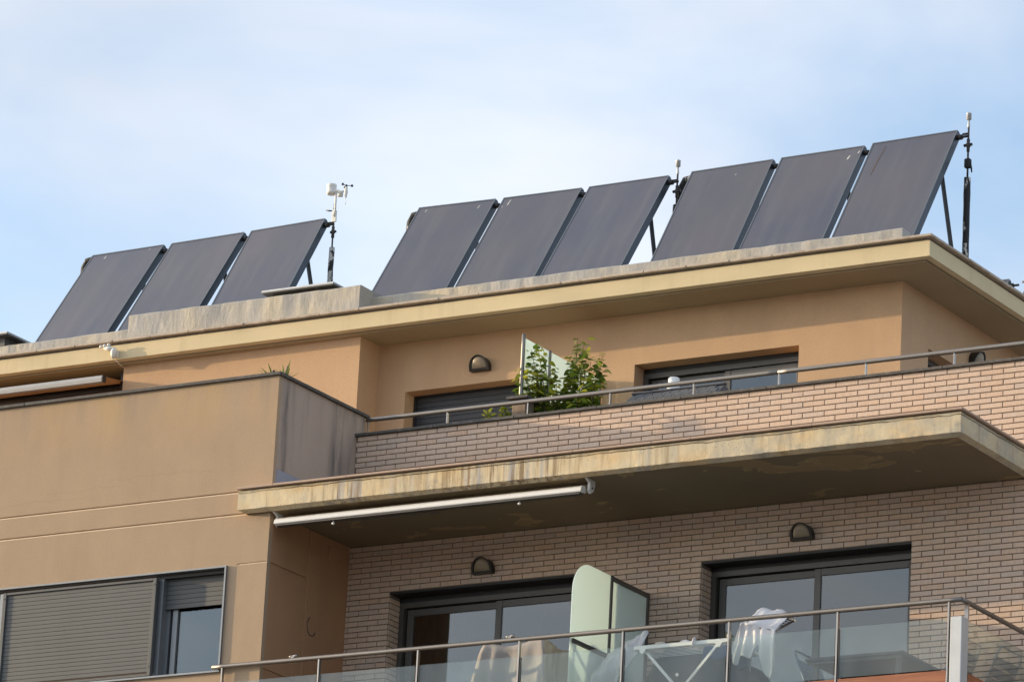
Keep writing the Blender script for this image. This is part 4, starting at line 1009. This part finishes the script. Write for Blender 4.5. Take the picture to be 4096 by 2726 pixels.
# spiky plant behind the left terrace corner
S = thing('spiky_plant', (-.42, .55, 2.21), 'spiky green plant poking over the left terrace parapet corner', 'plant')
SP = leaf_mesh('leaf', .34, .034, M['spike'], .5)
for k in range(34):
    an = k*2.4; el = random.uniform(.15, 1.3); d = Vector((math.cos(an)*math.cos(el), math.sin(an)*math.cos(el)*.8, math.sin(el)))
    p = Vector((-.37+random.uniform(-.14, .14), .50, 3.53)); o = link('leaf', SP, None, S); o.matrix_local = leaf_matrix(p-ORG[S.name], d, random.uniform(-1, 1), random.uniform(.5, .85))
mb = MB(); mb.tube([(-.36, .52, 2.5), (-.36, .52, 3.52)], [.03, .02], 8); mb.build('trunk', M['bark'], S)
# dead curled leaf / dark ornament on the corner
S = thing('dark_ornament', (-.26, .45, 3.5), 'small dark curled ornament beside the spiky plant', 'ornament')
mb = MB(); mb.tube([(-.27, .5, 3.45), (-.262, .5, 3.58), (-.245, .5, 3.66), (-.235, .5, 3.70), (-.242, .5, 3.73)], [.022, .026, .022, .018, .006], 10); mb.build('body', M['black_plastic'], S)
mb = MB(); mb.tube([(-.42, .5, 3.55), (-.42, .5, 3.67), (-.41, .5, 3.70)], [.018, .022, .012], 10); mb.build('knob', M['black_plastic'], S)

# ------------------------------------------------------------------ things on the upper terrace
t = thing('stone_pillar', (1.85, 1.92, 2.21), 'rough beige stone pillar with dark cap left of the small tree', 'pillar')
MB().box(1.772, 1.935, 1.80, 1.985, 2.21, 3.498, .006).build('shaft', M['stone'], t)
MB().box(1.725, 1.985, 1.75, 2.03, 3.500, 3.530, .004).build('cap', M['darkcap'], t)
t = thing('garden_shed', (3.6, 2.15, 2.21), 'low dark plastic garden box with a shingled roof behind the parapet', 'shed')
xa, xb, yA, yB_, zA, zB = 3.06, 4.16, 1.84, 2.12, 3.285, 3.512
sl_ = (zB-zA)/(yB_-yA)
mb = MB(); mb.prism([(yA, zA-.03), (yA, zA), (yB_, zB), (yB_+.44, zA), (yB_+.44, zA-.03)], xa, xb, lambda p, q, a: (a, p, q)); rf = mb.build('roof', M['slate_plastic'], t)
for r_ in range(4):
    yy = yA+r_*.07; w_ = .107
    for k in range(12):
        a = xa+.005+(k+(.5 if r_ % 2 else 0))*w_
        if a+w_ > xb: continue
        mb = MB(); p = [(yy, zA+sl_*(yy-yA)+.001), (yy, zA+sl_*(yy-yA)+.016), (yy+.069, zA+sl_*(yy+.069-yA)+.005), (yy+.069, zA+sl_*(yy+.069-yA)+.001)]
        mb.prism(p, a+.004, a+w_-.004, lambda p_, q_, s_: (s_, p_, q_)); mb.build('shingle', M['slate_plastic'], rf)
MB().box(xa-.01, xb+.01, yB_-.03, yB_+.03, zB-.005, zB+.016, .006).build('ridge_cap', M['slate_plastic'], rf)
MB().box(xa+.08, xb-.08, yA+.06, yB_+.25, 2.21, zA-.031).build('box', M['slate_plastic'], t)
t = thing('white_canister', (3.66, 2.3, 3.54), 'white rounded canister standing on the dark shingled shed roof', 'canister')
mb = MB(); mb.lathe([(.078, 3.515), (.076, 3.545), (.062, 3.58), (.060, 3.665), (.054, 3.672), (.0, 3.674)], 3.50, 2.20, 20); mb.build('body', M['white_metal'], t)

# ------------------------------------------------------------------ furniture and laundry on the lower balcony
def catmull(P, n_):
    P = [Vector(p) for p in P]; out = []
    for i in range(len(P)-1):
        a, b, c, d = P[max(i-1, 0)], P[i], P[i+1], P[min(i+2, len(P)-1)]
        for k in range(n_):
            t_ = k/n_; out.append(.5*((2*b)+(c-a)*t_+(2*a-5*b+4*c-d)*t_*t_+(3*b-a-3*c+d)*t_**3))
    out.append(P[-1]); return out
def sheet(rows, nu=6, nv=6, fold=.01, fs=9, seed=0, closed=False):
    A = [catmull(r_, nu) for r_ in rows]; cols = list(zip(*A)); B_ = [catmull(c, nv) for c in cols]; G = [list(r_) for r_ in zip(*B_)]
    for i, row in enumerate(G):
        for j, p in enumerate(row):
            q = noise.noise_vector(Vector((p.x*fs+seed, p.y*fs, p.z*fs*.45))); row[j] = p+q*fold
    return G
def cloth(name, G, mat, parent, closed=False, th=.004):
    o = MB().grid(G, closed=closed).build(name, mat, parent); md = o.modifiers.new('s', 'SOLIDIFY'); md.thickness = th; return o
FLOOR = -.755
# covered armchair
t = thing('furniture_cover', (2.95, .6, FLOOR), 'grey beige fabric cover over furniture left of the rounded frosted screen', 'furniture cover')
def cring(z, x0, x1, y0, y1, k=28, fold=.0, ph=0):
    out = []
    for i in range(k):
        a = 2*math.pi*i/k; ca, sa = math.cos(a), math.sin(a); e = .45
        fx = math.copysign(abs(ca)**e, ca); fy = math.copysign(abs(sa)**e, sa); f_ = 1+fold*math.sin(a*9+ph)+fold*.6*math.sin(a*5+1.3*ph)
        out.append(Vector(((x0+x1)/2+(x1-x0)/2*fx*f_, (y0+y1)/2+(y1-y0)/2*fy*f_, z+.02*math.sin(a*2+.5)*(1 if z > .3 else 0))))
    return out
def rect(u, x0, x1, y0, y1):
    u = (u % 1)*4; k = int(u); f_ = u-k
    return ((x0+(x1-x0)*f_, y0), (x1, y0+(y1-y0)*f_), (x1-(x1-x0)*f_, y1), (x0, y1-(y1-y0)*f_))[k]
G = []; NU = 96
for i in range(17):
    t_ = i/16; row = []
    for j in range(NU):
        u = j/NU; x_, y_ = rect(u, 2.52, 3.19, .32, .92); ox, oy = (x_-2.855)/.335, (y_-.62)/.30
        side = abs(((u*4) % 1)-.5)*2                       # 1 at a corner, 0 mid-side
        pl = 2*abs(((u*13+.35*math.sin(u*19)) % 1)-.5)-.5
        out = .015+.13*t_**.8+.11*t_**.7*(pl)*(1-.3*side)-.08*math.sin(math.pi*min(1, t_*1.6))*(1-side)
        top = .425+.02*side-.035*(1-side)+.03*(x_-2.85)
        z_ = top-(1.17)*t_**1.15
        q = noise.noise_vector(Vector((x_*6+3*t_, y_*6, z_*3)))*.028*(.4+t_)+noise.noise_vector(Vector((x_*17, y_*17, z_*9)))*.012
        row.append(Vector((x_+ox*out+q.x, y_+oy*out+q.y, z_+q.z)))
    G.append(row)
cap_ = [[Vector((2.855+(p.x-2.855)*f_, .62+(p.y-.62)*f_, p.z-.03*(1-f_)+.012*noise.noise(Vector((p.x*8*f_, p.y*8*f_, 2))))) for p in G[0]] for f_ in (.02, .35, .7)]
G = cap_+G
mb = MB(); mb.grid(G, closed=True); mb.poly(G[0]); mb.build('cover', M['cloth_grey'], t)
mb = MB(); mb.box(2.6, 3.15, .4, .85, FLOOR, .35); mb.build('furniture_body', M['black_plastic'], t)
# tarpaulin-covered bulk behind the rack
t = thing('tarpaulin_heap', (4.75, .95, FLOOR), 'dark slate tarpaulin over furniture behind the white drying rack', 'tarpaulin')
ringz = [cring(.385, 4.36, 4.42, .85, .9), cring(.30, 4.28, 4.75, .72, 1.2), cring(.16, 4.2, 5.2, .62, 1.4, fold=.02), cring(-.15, 4.1, 5.35, .58, 1.42, fold=.03), cring(-.72, 4.05, 5.4, .55, 1.44, fold=.04)]
cols = [catmull(c, 4) for c in zip(*ringz)]; G = [list(r_) for r_ in zip(*cols)]
mb = MB(); mb.grid(G, closed=True); mb.poly(G[0]); mb.build('sheet', M['cloth_dark'], t)
# cloudy plastic film
t = thing('plastic_film', (4.0, .3, FLOOR), 'cloudy plastic film slung beside the frosted screen', 'plastic sheet')
rows = [[(4.365, .42, .425), (4.17, .40, .372), (3.90, .36, .19), (3.74, .34, -.02), (3.72, .33, -.32), (3.72, .33, -.72)],
        [(4.37, .38, .425), (4.20, .30, .335), (3.99, .24, .13), (3.86, .22, -.08), (3.82, .22, -.36), (3.82, .22, -.72)],
        [(4.38, .36, .42), (4.26, .27, .27), (4.09, .21, .08), (3.98, .20, -.12), (3.93, .20, -.40), (3.93, .2, -.72)],
        [(4.39, .36, .40), (4.33, .30, .24), (4.22, .24, .05), (4.12, .24, -.16), (4.06, .24, -.42), (4.04, .24, -.72)]]
cloth('film', sheet(rows, 10, 10, .05, 11, 3), M['film'], t, th=.002)
# drying rack
t = thing('drying_rack', (4.82, .55, FLOOR), 'white folding drying rack with crossed legs behind the glass', 'drying rack')
WM = M['white_metal']
MB().box(4.287, 5.36, .238, .262, .215, .255, .004).build('side_rail', WM, t); MB().box(4.287, 5.36, .838, .862, .215, .255, .004).build('side_rail', WM, t)
MB().box(4.30, 4.325, .262, .838, .22, .25, .003).build('end_rail', WM, t); MB().box(5.32, 5.345, .262, .838, .22, .25, .003).build('end_rail', WM, t)
for k in range(11):
    y = .30+k*.05; MB().tube([(4.325, y, .238), (5.32, y, .238)], .0035, 6).build('wire', WM, t)
for yy in (.275, .825):
    for (xa, za, xb, zb, yo) in ((4.385, .225, 5.30, FLOOR, .0), (5.255, .225, 4.36, FLOOR, -.026 if yy < .5 else .026)):
        d = Vector((xb-xa, 0, zb-za)).normalized(); nrm = Vector((-d.z, 0, d.x))*.014
        mb = MB(); q = [Vector((xa, yy+yo, za))+nrm, Vector((xa, yy+yo, za))-nrm, Vector((xb, yy+yo, zb))-nrm, Vector((xb, yy+yo, zb))+nrm]
        a = [p+Vector((0, -.009, 0)) for p in q]; b = [p+Vector((0, .009, 0)) for p in q]
        mb.poly(a); mb.poly(b[::-1])
        for k in range(4): mb.quad(a[k], a[(k+1) % 4], b[(k+1) % 4], b[k])
        mb.build('leg', WM, t)
for xx in (4.39, 5.25): MB().prism([(xx-.04, .216), (xx+.04, .216), (xx+.012, .17), (xx-.012, .17)], .232, .262, lambda p, q, d: (p, d, q)).build('hinge', WM, t)
MB().tube([(4.80, .232, -.075+.0), (4.80, .225, -.075)], .018, 10).build('pivot', WM, t)
MB().box(5.335, 5.375, .236, .264, .256, .30, .008).build('corner_cap', WM, t)
# small laundry on the rack
def lump(name, c, r_, lab, mat, sx=1.6, seed=0):
    t_ = thing(name, c, lab, 'laundry', 'small laundry on the drying rack'); mb = MB(); prof = []
    n0 = 10; G = []
    for i in range(n0+1):
        a = math.pi*i/n0; row = []
        for j in range(14):
            b = 2*math.pi*j/14; v = Vector((math.sin(a)*math.cos(b)*sx, math.sin(a)*math.sin(b), math.cos(a)*.6)); q = 1+.45*noise.noise(v*1.9+Vector((seed, 0, 0)))
            row.append(Vector(c)+v*r_*q)
        G.append(row)
    mb.grid(G, closed=True); mb.build('cloth', mat, t_); return t_
lump('sock', (4.55, .32, .275), .035, 'crumpled beige sock at the left end of the drying rack', simple('beige_cotton', (.52,.47,.40), .9), 2.0, 1)
lump('sock', (4.83, .30, .27), .03, 'small white sock in the middle of the drying rack', M['cloth_white'], 2.2, 5)
t = thing('sock', (4.97, .23, .26), 'white sock hanging over the front rail of the drying rack', 'laundry', 'small laundry on the drying rack')
mb = MB(); mb.tube([(4.97, .225, .19), (4.968, .222, .22), (4.972, .226, .26), (4.975, .245, .285), (4.975, .268, .26)], [.014, .024, .022, .014, .012], 10, flat=.6); mb.build('cloth', M['cloth_white'], t)
t = thing('blue_cloth', (5.12, .6, .2), 'blue cloth lying over the right half of the drying rack', 'laundry', 'small laundry on the drying rack')
rows = [[(4.98+.07*i, .42+.02*math.sin(i), .10+.02*math.sin(i*2)) for i in range(6)], [(4.98+.07*i, .43, .235) for i in range(6)], [(4.98+.07*i, .55, .25) for i in range(6)], [(4.98+.07*i, .68, .235) for i in range(6)], [(4.98+.07*i, .70, .06+.02*math.cos(i)) for i in range(6)]]
cloth('cloth', sheet(rows, 4, 4, .008, 9, 2), M['cloth_blue'], t)
t = thing('sheet_cloth', (4.95, .9, 0), 'pale grey cloth hanging from the far rail of the drying rack', 'laundry', 'small laundry on the drying rack')
rows = [[(4.62+.13*i, .87, .245) for i in range(6)], [(4.62+.13*i, .885+.01*math.sin(i*2), .1) for i in range(6)], [(4.62+.13*i, .88+.015*math.sin(i*2), -.12+.03*math.sin(i*1.3)) for i in range(6)]]
cloth('cloth', sheet(rows, 5, 5, .012, 9, 7), simple('pale_grey_cotton', (.46,.48,.50), .9), t)
# small airer hooked on the handrail
t = thing('rail_airer', (5.85, .2, .3), 'small grey wire airer tilted up behind the handrail', 'drying rack')
Lc, Bc, Tc, Rc = Vector((5.63, .06, .325)), Vector((5.965, .06, .232)), Vector((5.665, .40, .548)), Vector((5.985, .40, .412))
for a, b in ((Lc, Bc), (Tc, Rc), (Lc, Tc), (Bc, Rc)): MB().tube([tuple(a), tuple(b)], .011, 8).build('frame_bar', M['steel_post'], t)
for k in range(1, 6): MB().tube([tuple(Lc.lerp(Tc, k/6)), tuple(Bc.lerp(Rc, k/6))], .006, 6).build('wire', M['steel_post'], t)
# white sweater over the airer
t = thing('white_sweater', (5.72, .1, .2), 'white sweater draped over the small airer, sleeves hanging', 'sweater')
def S3(u, v, dz=0, dy=0): p = Lc+(Bc-Lc)*u+(Tc-Lc)*v; return (p.x, p.y+dy, p.z+.014+dz)
hem = ((5.475, .06, .0), (5.515, .02, -.055), (5.545, -.075, -.01), (5.575, -.080, .0), (5.605, .0, .02), (5.65, -.012, .03), (5.70, -.028, .02), (5.735, -.022, .03), (5.76, .06, .05), (5.79, .10, .05), (5.83, -.06, .02), (5.88, -.19, .0), (5.925, -.24, .0), (5.965, -.235, .01), (5.985, -.10, .03))
rows = []
for k, (hx, hz, dy) in enumerate(hem):
    u = (hx-5.60)/.36; u2 = min(max(u, -.06), 1.0)
    top = Vector(S3(u2, .03)); mid = Vector(S3(u2*.96, .45)); bk = Vector(S3(u2*.9, .97, .012))
    fold = .022*math.sin(k*2.3)
    low = Vector((hx, .035+fold, hz)); a_ = Vector((hx*.5+top.x*.5, .045+fold*.8, top.z*.45+hz*.55)); b_ = Vector((hx*.2+top.x*.8, .05+fold*.3, top.z-.025))
    rows.append([low, low.lerp(a_, .5), a_, b_, top, mid, bk, bk+Vector((.02, .05, -.07))])
cloth('body', sheet(rows, 4, 3, .012, 13, 4), M['cloth_white'], t)
lump_ = MB(); G = []
for i in range(9):
    a = math.pi*i/8; G.append([Vector((5.80, .42, .515))+Vector((math.sin(a)*math.cos(b)*.085, math.sin(a)*math.sin(b)*.04, math.cos(a)*.032))*(1+.4*noise.noise(Vector((a*2, b, 3)))) for b in [2*math.pi*j/14 for j in range(14)]])
lump_.grid(G, closed=True); lump_.build('hood', M['cloth_white'], t)
# table
t = thing('garden_table', (6.75, .67, FLOOR), 'dark slate garden table behind the glass railing at right', 'table')
MB().box(6.215, 7.27, .24, 1.10, -.052, -.02, .004).build('table_top', M['table_top'], t)
for a, b in ((6.30, .32), (7.19, .32), (6.30, 1.02), (7.19, 1.02)): MB().box(a-.022, a+.022, b-.022, b+.022, FLOOR, -.053, .003).build('leg', M['table_top'], t)
MB().box(6.23, 7.25, .255, .27, -.085, -.053).build('apron', M['table_top'], t)
# slatted chairs
def make_chair():
    t = thing('garden_chair', (0, 0, 0), 'x x x x', 'chair', 'blue slatted garden chairs')
    r_ = .011; lean = .20; H = .90; W_ = .25
    def bk(y, z): return (-.20-lean*(z-.42)/.48, y, z)
    # back frame as one bent tube, seat in front (+x)
    f = MB(); pts = [bk(-W_, .40), bk(-W_, H-.06), bk(-W_+.015, H-.018), bk(-W_+.06, H), bk(W_-.06, H), bk(W_-.015, H-.018), bk(W_, H-.06), bk(W_, .40)]
    f.tube(pts, r_, 8); f.build('back_frame', M['blue_metal'], t)
    for k in range(4):
        z0 = H-.10-k*.098; z1 = z0-.085 if k else z0-.085
        mb = MB(); a, b, c, d = bk(-W_+.008, z0), bk(W_-.008, z0), bk(W_-.008, z1), bk(-W_+.008, z1)
        n_ = Vector((.004, 0, .001)); q = [Vector(p)+n_ for p in (a, b, c, d)]; s_ = [Vector(p)-n_ for p in (a, b, c, d)]
        mb.poly(q); mb.poly(s_[::-1])
        for i in range(4): mb.quad(q[i], q[(i+1) % 4], s_[(i+1) % 4], s_[i])
        mb.build('back_slat', M['blue_metal'], t)
    for k in range(5): MB().box(-.20+k*.088, -.12+k*.088, -W_+.005, W_-.005, .425, .435, .002).build('seat_slat', M['blue_metal'], t)
    for s_ in (-1, 1):
        MB().tube([(-.19, s_*W_, .42), (.24, s_*W_, .42)], r_, 8).build('seat_rail', M['blue_metal'], t)
        MB().tube([(-.19, s_*W_, .42), (-.27, s_*W_, .0)], r_, 8).build('leg', M['blue_metal'], t)
        MB().tube([(.22, s_*W_, .42), (.26, s_*W_, .0)], r_, 8).build('leg', M['blue_metal'], t)
    return t
C0 = make_chair()
for k, (x, y, rz, lb) in enumerate(((6.36, .72, 0, 'blue slatted chair at the left end of the slate table'), (7.36, .72, R(180), 'blue slatted chair right behind the grey corner column'), (7.56, 1.22, R(180), 'blue slatted chair cut off by the right edge of the picture'))):
    o = C0 if k == 0 else copy_tree(C0)
    o.location = (x, y, FLOOR); o.rotation_euler = (0, 0, rz); o['label'] = lb
